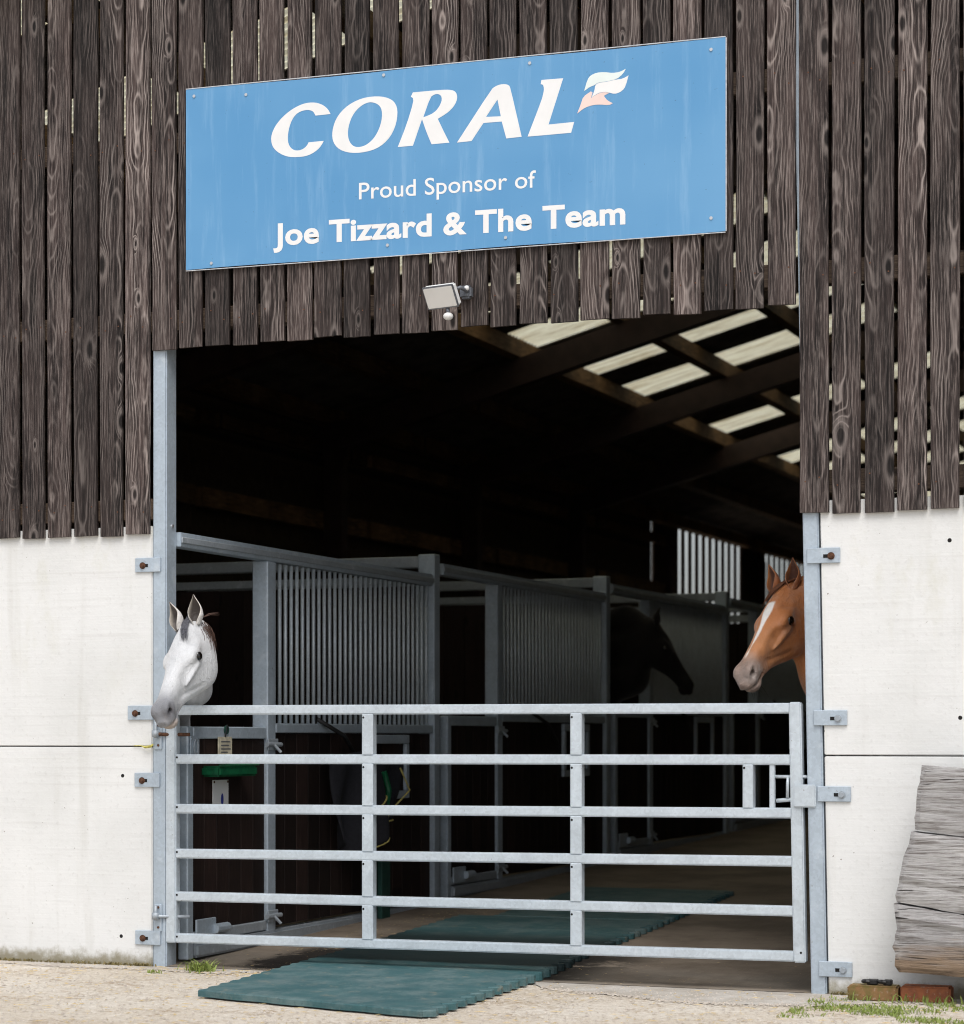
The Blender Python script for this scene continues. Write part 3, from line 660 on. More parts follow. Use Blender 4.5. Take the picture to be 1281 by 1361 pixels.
def text(s, p0, p1, caph, bold, name='lettering'):
    """a line of lettering from baseline pixel p0 to p1"""
    (xa, za), (xb, zb) = sgn(*p0), sgn(*p1)
    cu = bpy.data.curves.new(name, 'FONT'); cu.body = s; cu.size = 1.0; cu.extrude = 0.0; cu.offset = bold; cu.resolution_u = 4
    cu.space_character = 1.0 + bold * 1.2
    o = bpy.data.objects.new('t', cu); COL.objects.link(o)
    bpy.context.view_layer.update()
    me = bpy.data.meshes.new_from_object(o.evaluated_get(bpy.context.evaluated_depsgraph_get())); bpy.data.objects.remove(o)
    co = np.empty(len(me.vertices) * 3); me.vertices.foreach_get('co', co); co = co.reshape(-1, 3)
    x0, x1 = co[:, 0].min(), co[:, 0].max(); k = (xb - xa) / (x1 - x0); kz = caph / 0.70
    out = np.zeros_like(co); out[:, 0] = (co[:, 0] - x0) * k; out[:, 2] = co[:, 1] * kz + out[:, 0] / (xb - xa) * (zb - za)
    me.vertices.foreach_set('co', out.ravel()); me.update()
    nv = len(me.vertices); root = list(range(nv))
    def find(i):
        while root[i] != i: root[i] = root[root[i]]; i = root[i]
        return i
    for e in me.edges: root[find(e.vertices[0])] = find(e.vertices[1])
    isl = {}
    for i in range(nv): isl.setdefault(find(i), []).append(i)
    groups = []
    for ids in sorted(isl.values(), key=lambda q: out[q, 0].min()):
        a, b = out[ids, 0].min(), out[ids, 0].max()
        if groups and min(b, groups[-1][1]) - max(a, groups[-1][0]) > 0.5 * min(b - a, groups[-1][1] - groups[-1][0]):
            groups[-1] = (min(a, groups[-1][0]), max(b, groups[-1][1]), groups[-1][2] + ids)
        else: groups.append((a, b, ids))
    for a, b, ids in groups:
        mp = {q: k for k, q in enumerate(ids)}; org = Vector((xa + a, LY0, za))
        fs = [[mp[q] for q in p.vertices] for p in me.polygons if p.vertices[0] in mp]
        link('letter', mesh('letter', [Vector((out[q, 0] - a, 0, out[q, 2])) for q in ids], fs), 'white_paint', sign, org)
text('Proud Sponsor of', (477, 265), (712, 249), 0.076, 0.006)
text('Joe Tizzard & The Team', (363, 326), (831, 297), 0.098, 0.030)
for px, py in ((258,128),(327,126),(510,100),(704,84),(945,66),(945,290),(672,316),(515,326),(281,350)):
    x, z = sgn(px, py); bm = bmesh.new(); lathe_disc(bm, (0, 0, 0), (0, -1, 0), 0.0075, 0.004, 10)
    link('screw', bm_mesh('screw', bm), 'screw', sign, (x, SY - 0.0058, z))

# ================================================================== FLOODLIGHT
fl = thing('floodlight', (1.62, -0.026, 3.07), 'small square security floodlight with motion sensor under the blue sign', 'lamp')
cL = Vector((1.545, -0.135, 3.062))
def lamp_slab(name, hw, hh, d0, d1, mat, bev):
    bm = bmesh.new(); box_bm(bm, (-hw, d0, -hh), (hw, d1, hh), bev, 2)
    bmesh.ops.rotate(bm, verts=bm.verts[:], cent=(0, 0, 0), matrix=Matrix.Rotation(R(-12), 3, 'Z') @ Matrix.Rotation(R(30), 3, 'X'))
    return link(name, bm_mesh(name, bm), mat, fl, cL)
lamp_slab('housing', 0.080, 0.050, -0.012, 0.022, 'lamp_white', 0.006)
lamp_slab('frame_lip', 0.083, 0.053, -0.015, -0.006, 'lamp_body', 0.003)
lamp_slab('glass', 0.0765, 0.0465, -0.0175, -0.014, 'lamp_glass', 0.003)
box('wall_box', (1.60, -0.065, 3.060), (1.655, -0.022, 3.118), 'lamp_body', fl, 0.01, seg=2)
tube('arm', [(1.64, -0.06, 3.09), (1.625, -0.11, 3.10), (1.60, -0.12, 3.09)], 0.009, 'lamp_body', fl)
bm = bmesh.new(); bmesh.ops.create_uvsphere(bm, u_segments=16, v_segments=10, radius=0.012); link('joint_ball', bm_mesh('joint_ball', bm, True), 'lamp_white', fl, (1.640, -0.074, 3.102))
tube('sensor_neck', [(1.565, -0.115, 3.01), (1.572, -0.12, 2.985)], 0.009, 'lamp_body', fl)
bm = bmesh.new(); bmesh.ops.create_uvsphere(bm, u_segments=16, v_segments=10, radius=0.023)
for vv in bm.verts: vv.co.z *= 0.75
link('sensor', bm_mesh('sensor', bm, True), 'lamp_white', fl, (1.572, -0.125, 2.972))

# ================================================================== STALLS along the left of the aisle
FX0, FX1 = 0.035, 0.10                           # the stall fronts stand in this thickness
def make_stall(y0, y1):
    st = empty('horse_stall', (0.07, y0, SL * y0))
    zt = 2.075; yd = y0 + 0.93
    box('door_jamb', (0.045, y0 + 0.06, 0.02), (FX1, y0 + 0.12, 1.146), 'galv', st, 0.006)
    box('post', (0.010, yd - 0.02, 0.02), (FX1, yd + 0.075, zt - 0.072), 'galv', st, 0.006)
    box('post', (-0.005, y1 - 0.10, 0.05), (FX1 + 0.003, y1 - 0.01, 2.20), 'galv', st, 0.006)
    box('top_rail', (0.02, y0, zt - 0.07), (FX1 - 0.004, y1 - 0.102, zt), 'galv', st, 0.004, seg=2)
    box('top_rail_lip', (FX1 - 0.003, y0, zt - 0.052), (FX1 + 0.006, y1 - 0.102, zt - 0.022), 'galv_dull', st, 0.003)
    ga, gb = yd + 0.085, y1 - 0.105
    box('grille_rail', (0.03, ga, 1.115), (FX1 - 0.003, gb, 1.165), 'galv', st, 0.005)
    n = 31; bm = bmesh.new(); tube_bm(bm, [(0, 0, 0), (0, 0, zt - 0.075 - 1.165)], 0.0102, 8); me = bm_mesh('bar', bm, True)
    for i in range(n):
        link('bar', me, 'galv_gate', st, (0.065, ga + 0.035 + (gb - ga - 0.07) * i / (n - 1), 1.166))
    # kicking boards under the grille
    m = 15; w_ = (gb - ga) / m
    bm = bmesh.new(); box_bm(bm, (-0.016, 0.0015, 0), (0.016, w_ - 0.0015, 1.0), 0.003); me = bm_mesh('plank', bm)
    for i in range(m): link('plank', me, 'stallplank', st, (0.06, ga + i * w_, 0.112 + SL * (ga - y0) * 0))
    # half door
    da, db = y0 + 0.125, yd - 0.025
    box('door_rail', (0.045, da, 1.085), (0.098, db, 1.145), 'galv', st, 0.005)
    box('door_rail', (0.045, da, 0.10), (0.098, db, 0.15), 'galv_dull', st, 0.005)
    m = 6; w_ = (db - da) / m
    bm = bmesh.new(); box_bm(bm, (-0.014, 0.0015, 0), (0.014, w_ - 0.0015, 0.934), 0.003); me = bm_mesh('plank', bm)
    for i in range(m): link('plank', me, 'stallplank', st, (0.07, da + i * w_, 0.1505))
    box('base_rail', (0.02, y0 + 0.13, 0.025), (0.115, y1 - 0.11, 0.095), 'galv_dull', st, 0.012, seg=2)
    # bolts of the half door
    for z in (1.055, 0.17):
        bm = bmesh.new(); tube_bm(bm, [(0, -0.07, 0), (0, 0.09, 0)], 0.012); tube_bm(bm, [(0.005, 0.0, 0), (0.035, 0.02, -0.04)], 0.008); box_bm(bm, (-0.008, -0.05, -0.03), (0.0, 0.06, 0.03), 0.003)
        link('door_bolt', bm_mesh('door_bolt', bm, False), 'galv_dull', st, (0.112, yd + 0.02, z))
    bm = bmesh.new(); box_bm(bm, (0, 0, 0), (0.012, 0.20, 0.10), 0.004); tube_bm(bm, [(0.02, 0.17, 0.045), (0.02, 0.30, 0.045)], 0.024, 10)
    link('kick_bolt', bm_mesh('kick_bolt', bm), 'galv', st, (0.10, y0 + 0.13, 0.11))
    # feed hatch frame in the kicking boards
    hy0, hy1, hz0, hz1 = y0 + 2.20, y0 + 2.75, 0.735, 1.105
    for lo, hi in (((0.078, hy0, hz1 - 0.05), (0.104, hy1, hz1)), ((0.078, hy0, hz0), (0.104, hy1, hz0 + 0.045)), ((0.079, hy0, hz0 + 0.046), (0.103, hy0 + 0.045, hz1 - 0.051)), ((0.079, hy1 - 0.045, hz0 + 0.046), (0.103, hy1, hz1 - 0.051))):
        box('hatch_frame', lo, hi, 'galv', st, 0.004)
    # swinging rug arm
    tube('rug_arm', [(0.10, y0 + 1.50, 1.19), (0.16, y0 + 1.72, 1.10), (0.17, y0 + 1.86, 0.98)], 0.012, 'black', st)
    # partition to the next stall
    box('partition_rail', (XL + 0.09, y1 - 0.085, 2.12), (-0.008, y1 - 0.025, 2.19), 'galv_dull', st, 0.006)
    box('partition_rail', (XL + 0.09, y1 - 0.075, 2.02), (-0.008, y1 - 0.035, 2.07), 'galv_dull', st, 0.004)
    m = 20; w_ = (3.4) / m
    bm = bmesh.new(); box_bm(bm, (0.001, -0.016, 0), (w_ - 0.001, 0.016, 1.90), 0.003); me = bm_mesh('partition_plank', bm)
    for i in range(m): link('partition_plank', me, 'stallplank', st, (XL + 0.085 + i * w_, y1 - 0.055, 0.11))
    return st
def copy_tree(o, parent=None):
    c = o.copy(); COL.objects.link(c); c.parent = parent
    for ch in list(o.children): copy_tree(ch, c)
    return c
GS = 'stalls along the left of the aisle'
st0 = make_stall(0.10, 3.33); base = st0.location.copy()
SLAB = ['open-fronted horse stall with galvanised bars nearest the gate, grey horse looking out', 'second stall from the gate, barred front behind the middle of the gate',
        'third stall from the gate, dark horse leaning out of it', 'fourth dim stall, deep in the barn just left of the chestnut horse', 'farthest stall, lost in the dark beyond the fourth one']
tag(st0, SLAB[0], 'stall', GS)
for k in range(1, 5):
    c = copy_tree(st0); c.location = base + Vector((0, 3.29 * k, 0.078 * k)); tag(c, SLAB[k], 'stall', GS)

# things hung on the first stall
def hung(name, lo, hi, mat, label, cat, bevel=0.004):
    return tag(box(name, lo, hi, mat, None, bevel), label, cat)
nt = thing('number_plate', (0.11, 0.18, 1.005), 'small grey metal plate with an oval handle beside the stall door', 'plate')
box('plate', (0.1015, 0.175, 1.005), (0.108, 0.265, 1.10), 'galv', nt, 0.002)
pts = [(0.113, 0.22 + 0.020 * math.cos(a), 1.048 + 0.034 * math.sin(a)) for a in np.linspace(0, 2 * math.pi, 17)]
tube('loop', pts, 0.005, 'galv_dull', nt, 6)
for y in (0.19, 0.25):
    bm = bmesh.new(); lathe_disc(bm, (0, 0, 0), (1, 0, 0), 0.006, 0.004, 8); link('rivet', bm_mesh('rivet', bm), 'galv_dull', nt, (0.1075, y, 1.085))
cd_ = thing('name_card', (0.105, 0.535, 1.0), 'faded cream name card hanging on the first stall door', 'card')
box('card', (0.100, 0.465, 0.995), (0.106, 0.607, 1.095), 'card', cd_, 0.001)
for z, y1_ in ((1.068, 0.585), (1.050, 0.575), (1.032, 0.59), (1.016, 0.56)): box('print_line', (0.1062, 0.49, z), (0.1068, y1_, z + 0.006), 'lamp_body', cd_)
tube('hanger', [(0.108, 0.53, 1.095), (0.108, 0.545, 1.13), (0.108, 0.55, 1.155)], 0.004, 'black', cd_, 6)
bm = bmesh.new(); lathe_disc(bm, (0, 0, 0), (1, 0, 0), 0.022, 0.008, 12); link('hook_disc', bm_mesh('hook_disc', bm), 'dark_green', cd_, (0.100, 0.551, 1.13))
tr = thing('feed_tray', (0.16, 0.52, 0.90), 'shallow glossy green plastic tray hooked on the first stall door', 'tray')
bm = bmesh.new(); box_bm(bm, (0.086, 0.318, 0.900), (0.19, 0.726, 0.952), 0.010, 2)
bmesh.ops.delete(bm, geom=[f_ for f_ in bm.faces if f_.normal.z > 0.9 and f_.calc_area() > 0.01], context='FACES_ONLY')
bmesh.ops.translate(bm, verts=bm.verts[:], vec=(-0.16, -0.52, -0.90)); link('tray_body', bm_mesh('tray_body', bm), 'green_plastic', tr, (0.16, 0.52, 0.90))
box('tray_rim', (0.186, 0.312, 0.951), (0.196, 0.732, 0.960), 'green_plastic', tr, 0.003)
tn = thing('door_notice', (0.10, 0.515, 0.76), 'white weathered notice with a blue mark below the green tray', 'notice')
box('notice_plate', (0.086, 0.435, 0.745), (0.091, 0.597, 0.882), 'white_paint', tn, 0.001)
pts = [(0.53 + 0.014 * math.cos(a), 0.785 + 0.03 * math.sin(a)) for a in np.linspace(0, 2 * math.pi, 14)[:-1]]
bm = bmesh.new(); bm.faces.new([bm.verts.new((0.0, y - 0.53, z - 0.785)) for y, z in pts]); link('blue_mark', bm_mesh('blue_mark', bm), 'blue_print', tn, (0.0916, 0.53, 0.785))
for y in (0.445, 0.587):
    bm = bmesh.new(); lathe_disc(bm, (0, 0, 0), (1, 0, 0), 0.006, 0.003, 8); link('screw', bm_mesh('screw', bm), 'rust', tn, (0.0912, y, 0.872))
# horse rug hanging in folds from the rug arm
rug = thing('horse_rug', (0.17, 2.05, 0.4), 'dark navy horse rug with yellow braid hanging on the first stall', 'horse rug')
def rugpt(u, v_):
    y = 1.64 + 0.92 * u * (1 - 0.18 * v_) + 0.05 * v_; z = 1.02 - 0.10 * abs(u - 0.35) - v_ * (0.46 + 0.12 * math.sin(u * 5.0))
    x = 0.155 + 0.045 * math.sin(u * 21 + v_ * 1.5) * (0.4 + 0.6 * v_) + 0.02 * math.sin(u * 9 - v_ * 4) + 0.06 * math.sin(math.pi * u)
    return Vector((x, y, z))
nu, nv = 48, 20; v = [rugpt(i / nu, j / nv) - Vector((0.17, 2.05, 0.4)) for j in range(nv + 1) for i in range(nu + 1)]
f = [(j * (nu + 1) + i, j * (nu + 1) + i + 1, (j + 1) * (nu + 1) + i + 1, (j + 1) * (nu + 1) + i) for j in range(nv) for i in range(nu)]
o = link('cloth', mesh('cloth', v, f, True), 'navy_cloth', rug, (0.17, 2.05, 0.4)); md = o.modifiers.new('thick', 'SOLIDIFY'); md.thickness = 0.008
tube('braid', [rugpt(u, 1.0) + Vector((0.006, 0, 0)) for u in np.linspace(0.30, 0.97, 24)], 0.0055, 'yellow_trim', rug, 6)
tube('braid', [rugpt(u, 0.62 + 0.15 * math.sin(u * 6)) + Vector((0.014, 0, 0)) for u in np.linspace(0.40, 0.80, 18)], 0.005, 'yellow_trim', rug, 6)
tube('strap', [rugpt(0.62, 0.2) + Vector((0.02, 0, 0)), rugpt(0.66, 0.45) + Vector((0.03, 0, 0)), rugpt(0.70, 0.62) + Vector((0.03, 0, -0.02))], 0.017, 'green_plastic', rug, 6)
tube('strap', [rugpt(0.9, 0.2) + Vector((0.02, 0, 0.02)), rugpt(0.96, 0.5) + Vector((0.05, 0.05, 0)), rugpt(0.80, 0.85) + Vector((0.05, 0.02, 0)), rugpt(0.72, 1.02) + Vector((0.05, 0, 0))], 0.005, 'yellow_trim', rug, 6)
md_ = tube('medal_tag', [(0.17, 1.745, 0.955), (0.178, 1.747, 0.955)], 0.021, 'galv', None, 14); tag(md_, 'small round metal tag dangling on the dark rug', 'tag')
# green post prop inside the gate
pr = box('green_prop', (0.14, 2.30, 0.06), (0.17, 2.42, 0.44), 'dark_green', None, 0.004); tag(pr, 'short dark green plank standing under the hanging rug', 'plank')

# ================================================================== RUBBER MATS
def mat_obj(corners, label, teeth=True, wavy=False):
    """corners: front-left, front-right, back-right, back-left (x, y); interlocking teeth on the right edge"""
    fl_, fr, br, bl = [Vector(c) for c in corners]; pts = []
    def run(a, b, n, amp):
        d = b - a; nrm = Vector((d.y, -d.x)).normalized(); out = []
        for i in range(n):
            t0 = i / n; t1 = (i + 1) / n
            for t, k in ((t0 + 0.12 / n, 0), (t0 + 0.30 / n, 1), (t0 + 0.40 / n, 1.25), (t0 + 0.62 / n, 1.25), (t0 + 0.72 / n, 1), (t0 + 0.86 / n, 0)):
                out.append(a + d * t + nrm * amp * k)
        return out
    n = 16
    pts += [fl_ + (fr - fl_) * (i / n) + Vector((0, 0.006 * math.sin(i * 1.7))) for i in range(n + 1)]
    pts += run(fr, br, int((br - fr).length / 0.115), 0.036) + [br]
    pts += [br + (bl - br) * (i / n) for i in range(1, n + 1)]
    L = run(bl, fl_, int((fl_ - bl).length / 0.115), -0.012)
    pts += L
    c = (fl_ + fr + br + bl) / 4
    bm = bmesh.new()
    from mathutils.geometry import tessellate_polygon
    tri = tessellate_polygon([[Vector((p.x, p.y, 0)) for p in pts]])
    ymin = min(p.y for p in pts)
    def z(p): return (SL * p.y if p.y > 0 else 0.0) + 0.008
    def zt(y): return (0.008 + SL * y) if ymin > 0 else 0.008 + 0.0085 * (y - ymin)
    top = [bm.verts.new(((p.x - c.x) * 0.994, (p.y - c.y) * 0.996, zt(c.y + (p.y - c.y) * 0.996) + 0.026)) for p in pts]
    top2 = [bm.verts.new((p.x - c.x, p.y - c.y, zt(p.y) + 0.021)) for p in pts]
    bot = [bm.verts.new((p.x - c.x, p.y - c.y, z(p))) for p in pts]
    for t in tri:
        bm.faces.new([top[i] for i in t])
    m = len(pts)
    for i in range(m):
        j = (i + 1) % m; bm.faces.new((top[i], top2[i], top2[j], top[j])); bm.faces.new((top2[i], bot[i], bot[j], top2[j]))
    o = link('rubber_mat', bm_mesh('rubber_mat', bm), 'mat', None, (c.x, c.y, 0)); tag(o, label, 'mat', 'rubber mats in the doorway')
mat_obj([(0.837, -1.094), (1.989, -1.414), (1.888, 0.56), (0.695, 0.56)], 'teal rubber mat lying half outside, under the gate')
mat_obj([(0.690, 0.57), (1.860, 0.57), (1.770, 2.40), (0.600, 2.40)], 'banded dark teal rubber mat just inside the gate')
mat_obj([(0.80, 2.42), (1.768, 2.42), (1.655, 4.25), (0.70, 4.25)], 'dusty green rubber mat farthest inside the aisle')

# ================================================================== BENCH of old timbers by the right wall
bn = thing('timber_bench', (4.35, -0.2, 0.0), 'bench of thick weathered grey oak beams at the right wall', 'bench')
def beam(zl0, zl1, zr0, zr1, xl0, xl1, x1, y0, y1, seed):
    """one rough hewn beam; left end slants from xl0 (bottom) to xl1 (top)"""
    rs = np.random.default_rng(seed); n, m = 70, 11; bm = bmesh.new(); rings = []
    ridges = rs.normal(0, 1, m + 1); org = Vector((x1, y0, 0))
    prof = [np.convolve(rs.normal(0, 0.006, n + 9), np.ones(9) / 9, 'valid') for _ in range(4)]
    for i in range(n + 1):
        t = i / n; ring = []
        for side in (0, 1):
            for j in range(m + 1):
                jj = j if side == 0 else m - j; vv = jj / m
                xl = xl0 + (xl1 - xl0) * vv + 0.004 * math.sin(7 * vv + seed)
                x = xl + (x1 - xl) * t
                z = (zl0 + (zr0 - zl0) * t) * (1 - vv) + (zl1 + (zr1 - zl1) * t) * vv
                rough = 0.0012 * math.sin(31 * x + 7 * jj) + 0.0025 * ridges[jj] * math.sin(2.2 * x + jj) + rs.normal(0, 0.0006)
                rnd = 0.007 * (abs(vv - 0.5) * 2) ** 10 + (0.010 if i == 0 else 0)
                y = (y0 + rough + rnd) if side == 0 else (y1 - rnd)
                if jj in (0, m): z += prof[0 if jj == 0 else 1][i]
                if i == 0: x += rs.normal(0, 0.0035)
                ring.append(bm.verts.new(Vector((x, y, z)) - org))
        rings.append(ring)
    k = len(rings[0])
    for a, b in zip(rings, rings[1:]):
        for q in range(k): bm.faces.new((a[q], b[q], b[(q + 1) % k], a[(q + 1) % k]))
    bm.faces.new(rings[0]); bm.faces.new(rings[-1][::-1])
    return link('beam', bm_mesh('beam', bm, False), 'old_timber', bn, org)
XB = 5.1
beam(0.719, 0.983, 0.53, 0.83, 3.670, 3.706, XB, -0.245, -0.13, 1)
beam(0.421, 0.7120, 0.19, 0.522, 3.597, 3.660, XB, -0.252, -0.13, 2)
beam(0.134, 0.4140, 0.06, 0.181, 3.602, 3.597, XB, -0.258, -0.11, 3)
for x in (3.90, 4.85): box('leg', (x, -0.23, 0.0), (x + 0.14, -0.14, 0.16), 'old_timber', bn, 0.01)

# ================================================================== BRICKS and odds by the wall
def brick(x0, y0, dx, dy, h, ang, mat, label):
    bm = bmesh.new(); box_bm(bm, (-dx / 2, -dy / 2, 0), (dx / 2, dy / 2, h), 0.006, 2)
    for vv in bm.verts: vv.co += Vector(rng.normal(0, 0.0015, 3))
    o = link('brick', bm_mesh('brick', bm), mat, None, (x0, y0, 0.002)); o.rotation_euler = (0, 0, ang); tag(o, label, 'brick', 'bricks at the foot of the wall')
brick(3.490, -0.135, 0.205, 0.10, 0.064, R(3), 'brick_moss', 'mossy brown brick nearer the door post, two black clips on it')
brick(3.705, -0.115, 0.205, 0.10, 0.066, R(1), 'brick_red', 'orange red brick with broken corner nearer the bench')
for x, lab, r_ in ((3.462, 'black ring-shaped clip lying on the left of the mossy brick', 0.017), (3.530, 'black square clip lying on the right of the mossy brick', 0.014)):
    bm = bmesh.new(); tube_bm(bm, [(0.019 * math.cos(a), 0.02 * math.sin(a), 0.012) for a in np.linspace(0, 2 * math.pi, 13)], 0.008, 6); box_bm(bm, (0.0, -0.02, 0.0), (0.045 if r_ > 0.015 else 0.035, 0.02, 0.022), 0.004)
    tag(link('clip', bm_mesh('clip', bm), 'black', None, (x, -0.14, 0.068)), lab, 'clip')

# ================================================================== GRASS, WEEDS, STRAW, GRIT
def blades(name, spots, h, mat, label=None, cat=None, kind=None, wd=0.004, lean=0.6):
    v = []; f = []
    org = Vector((np.mean([s[0] for s in spots]), np.mean([s[1] for s in spots]), 0))
    for x, y in spots:
        a = random.uniform(0, 2 * math.pi); hh = h * random.uniform(0.4, 1.2); l = lean * random.uniform(0.2, 1.2); b = random.uniform(0, 2 * math.pi)
        ux, uy = math.cos(a) * wd * random.uniform(0.6, 1.4), math.sin(a) * wd
        k = len(v); p = Vector((x, y, 0.0)) - org
        d = Vector((math.cos(b) * l * hh, math.sin(b) * l * hh, 0))
        m = p + d * 0.35 + Vector((0, 0, hh * 0.6)); tp = p + d + Vector((0, 0, hh * 0.9))
        v += [p + Vector((-ux, -uy, 0)), p + Vector((ux, uy, 0)), m + Vector((ux, uy, 0)) * 0.8, m - Vector((ux, uy, 0)) * 0.8, tp]
        f += [(k, k + 1, k + 2, k + 3), (k + 3, k + 2, k + 4)]
    return tag(link(name, mesh(name, v, f), mat, None, org), label, cat, None, kind)
sp = []
while len(sp) < 4200:
    x = random.uniform(3.25, 5.2); y = random.uniform(-0.85, -0.10)
    c = math.sin(x * 7.3 + 1) * math.sin(y * 11 + x * 2) + 0.6 * math.sin(x * 17) * math.sin(y * 23)
    if y < -0.2 - 0.1 * math.sin(x * 5) and c + random.uniform(-0.5, 0.5) > 0.15 and not (3.37 < x < 3.83 and y > -0.21): sp.append((x, y))
blades('grass', sp, 0.020, 'grass', 'patchy short grass at the foot of the bench', 'grass', 'stuff', 0.0028, 1.1)
sp = [(3.37 + 0.5 * random.random(), -0.19 + random.gauss(0, 0.015)) for _ in range(90)]
blades('grass', sp, 0.045, 'grass', 'taller grass sprouting along the two bricks', 'grass', 'stuff', 0.003, 0.7)
sp = [(0.325 + random.gauss(0, 0.035), -0.115 + random.gauss(0, 0.035)) for _ in range(110)]
blades('weed', sp, 0.055, 'grass', 'small green weed growing at the left end of the gate', 'weed', None, 0.005, 1.3)
sp = [(0.16 + random.gauss(0, 0.02), -0.26 + random.gauss(0, 0.01)) for _ in range(25)]
blades('weed', sp, 0.022, 'grass', 'tiny tuft of grass in front of the left door post', 'weed', None, 0.003, 1.2)
sp = [(random.uniform(-1.1, 0.0), -0.012 - abs(random.gauss(0, 0.012))) for _ in range(420)] + [(-0.05 + random.gauss(0, 0.03), -0.02) for _ in range(60)] + [(random.uniform(3.27, 3.40), -0.015) for _ in range(60)]
blades('dry_grass', sp, 0.022, m_leaf('dry_moss', (0.13, 0.11, 0.04), (0.28, 0.22, 0.10)), 'dry mossy tufts along the foot of the white wall', 'grass', 'stuff', 0.004, 0.9)
def scatter(name, spots, rmin, rmax, mat, label, cat, long=1.0):
    v = []; f = []
    for x, y in spots:
        r_ = random.uniform(rmin, rmax); a = random.uniform(0, math.pi); l = r_ * random.uniform(1, long) if long > 1 else r_
        z0 = (SL * y if y > 0 else 0) + 0.004; k = len(v); ca, sa = math.cos(a), math.sin(a)
        h = r_ * (0.5 if long == 1.0 else 0.9)
        for dx, dy, dz in ((l, 0, 0), (0, r_, 0), (-l, 0, 0), (0, -r_, 0), (random.uniform(-.3, .3) * l, random.uniform(-.3, .3) * r_, h + 0.001)):
            v.append((x + dx * ca - dy * sa, y + dx * sa + dy * ca, z0 + dz))
        f += [(k, k + 1, k + 4), (k + 1, k + 2, k + 4), (k + 2, k + 3, k + 4), (k + 3, k, k + 4)]
    return tag(link(name, mesh(name, v, f), mat), label, cat, None, 'stuff')
sp = [(random.uniform(-1.5, 5.0), -2.6 + 2.5 * random.random()) for _ in range(9000)]
sp = [p for p in sp if not (0.80 < p[0] < 2.02 and p[1] > -1.42)]
sp += [(x, -(0.13 + 0.36 * max(0, min(1, (x - 2.0) / 0.7)) - 0.30 * max(0, min(1, (x - 3.35) / 0.25)) + 0.05 * math.sin(x * 5.1) * math.sin(x * 2.3) - (0.06 if 0.5 < x < 2.0 else 0)) + random.gauss(-0.01, 0.02)) for x in [random.uniform(-1.2, 4.4) for _ in range(2600)] if not 0.78 < x < 2.04]
scatter('grit', sp, 0.0015, 0.0085, 'grit', 'loose pale grit scattered over the yard', 'gravel')
sp = [(random.uniform(0.2, 3.2), abs(random.gauss(0, 0.9))) for _ in range(500)] + [(0.30 + abs(random.gauss(0, 0.35)), random.uniform(0.7, 3.6)) for _ in range(900)] + [(random.uniform(-1, 4), random.uniform(-2.2, -0.02)) for _ in range(1500)] + [(random.gauss(0.55, 0.25), random.gauss(-0.05, 0.12)) for _ in range(260)]
scatter('straw', sp, 0.0013, 0.0026, 'straw', 'bits of straw strewn over the yard and stable floor', 'straw', 14.0)

# ================================================================== HORSES
def at(px, py, Y):
    dx = (px - 640.5) / 3073.0; dz = -(py - 978.0) / 3073.0
    r = Vector((-s_ + dx * c_, c_ + dx * s_, dz)); return CAM + r * ((Y - CAM.y) / r.y)
def surface_nets(F, xs, ys, zs):
    """naive surface nets on a rectilinear grid: vertices and quads of the zero level"""
    S = F < 0
    nx, ny, nz = F.shape
    acc = np.zeros((nx - 1, ny - 1, nz - 1, 3), np.float32); cnt = np.zeros((nx - 1, ny - 1, nz - 1), np.float32)
    cs = (xs, ys, zs)
    def sl(ax, lo, n, off=0):
        return slice(lo, lo + n)
    for ax in range(3):
        a = [slice(None)] * 3; b = [slice(None)] * 3
        a[ax] = slice(0, -1); b[ax] = slice(1, None); a, b = tuple(a), tuple(b)
        cr = S[a] != S[b]
        idx = np.argwhere(cr)
        if not len(idx): continue
        i2 = idx.copy(); i2[:, ax] += 1
        f0 = F[tuple(idx.T)]; f1 = F[tuple(i2.T)]; t = f0 / (f0 - f1)
        pos = np.stack([cs[k][idx[:, k]] for k in range(3)], 1).astype(np.float32)
        pos[:, ax] += t * (cs[ax][i2[:, ax]] - cs[ax][idx[:, ax]])
        o1, o2 = [k for k in range(3) if k != ax]
        for d1 in (0, -1):
            for d2 in (0, -1):
                c = idx.copy(); c[:, o1] += d1; c[:, o2] += d2
                ok = (c[:, o1] >= 0) & (c[:, o2] >= 0) & (c[:, 0] < nx - 1) & (c[:, 1] < ny - 1) & (c[:, 2] < nz - 1)
                c = c[ok]; np.add.at(acc, tuple(c.T), pos[ok]); np.add.at(cnt, tuple(c.T), 1)
    act = cnt > 0; vid = -np.ones(act.shape, np.int64); vid[act] = np.arange(act.sum())
    V = acc[act] / cnt[act][:, None]; Q = []
    for ax in range(3):
        a = [slice(None)] * 3; b = [slice(None)] * 3
        a[ax] = slice(0, -1); b[ax] = slice(1, None)
        cr = S[tuple(a)] != S[tuple(b)]; idx = np.argwhere(cr); o1, o2 = [(1, 2), (2, 0), (0, 1)][ax]
        idx = idx[(idx[:, o1] > 0) & (idx[:, o2] > 0) & (idx[:, o1] < F.shape[o1] - 1) & (idx[:, o2] < F.shape[o2] - 1)]
        def cell(d1, d2):
            c = idx.copy(); c[:, o1] += d1; c[:, o2] += d2; return vid[tuple(c.T)]
        q = np.stack([cell(-1, -1), cell(0, -1), cell(0, 0), cell(-1, 0)], 1)
        flip = ~S[tuple(idx.T)]; q[flip] = q[flip][:, ::-1]; Q.append(q)
    return V, np.concatenate(Q)
def smin(a, b, k):
    h = np.clip(0.5 + 0.5 * (b - a) / k, 0, 1); return b * (1 - h) + a * h - k * h * (1 - h)
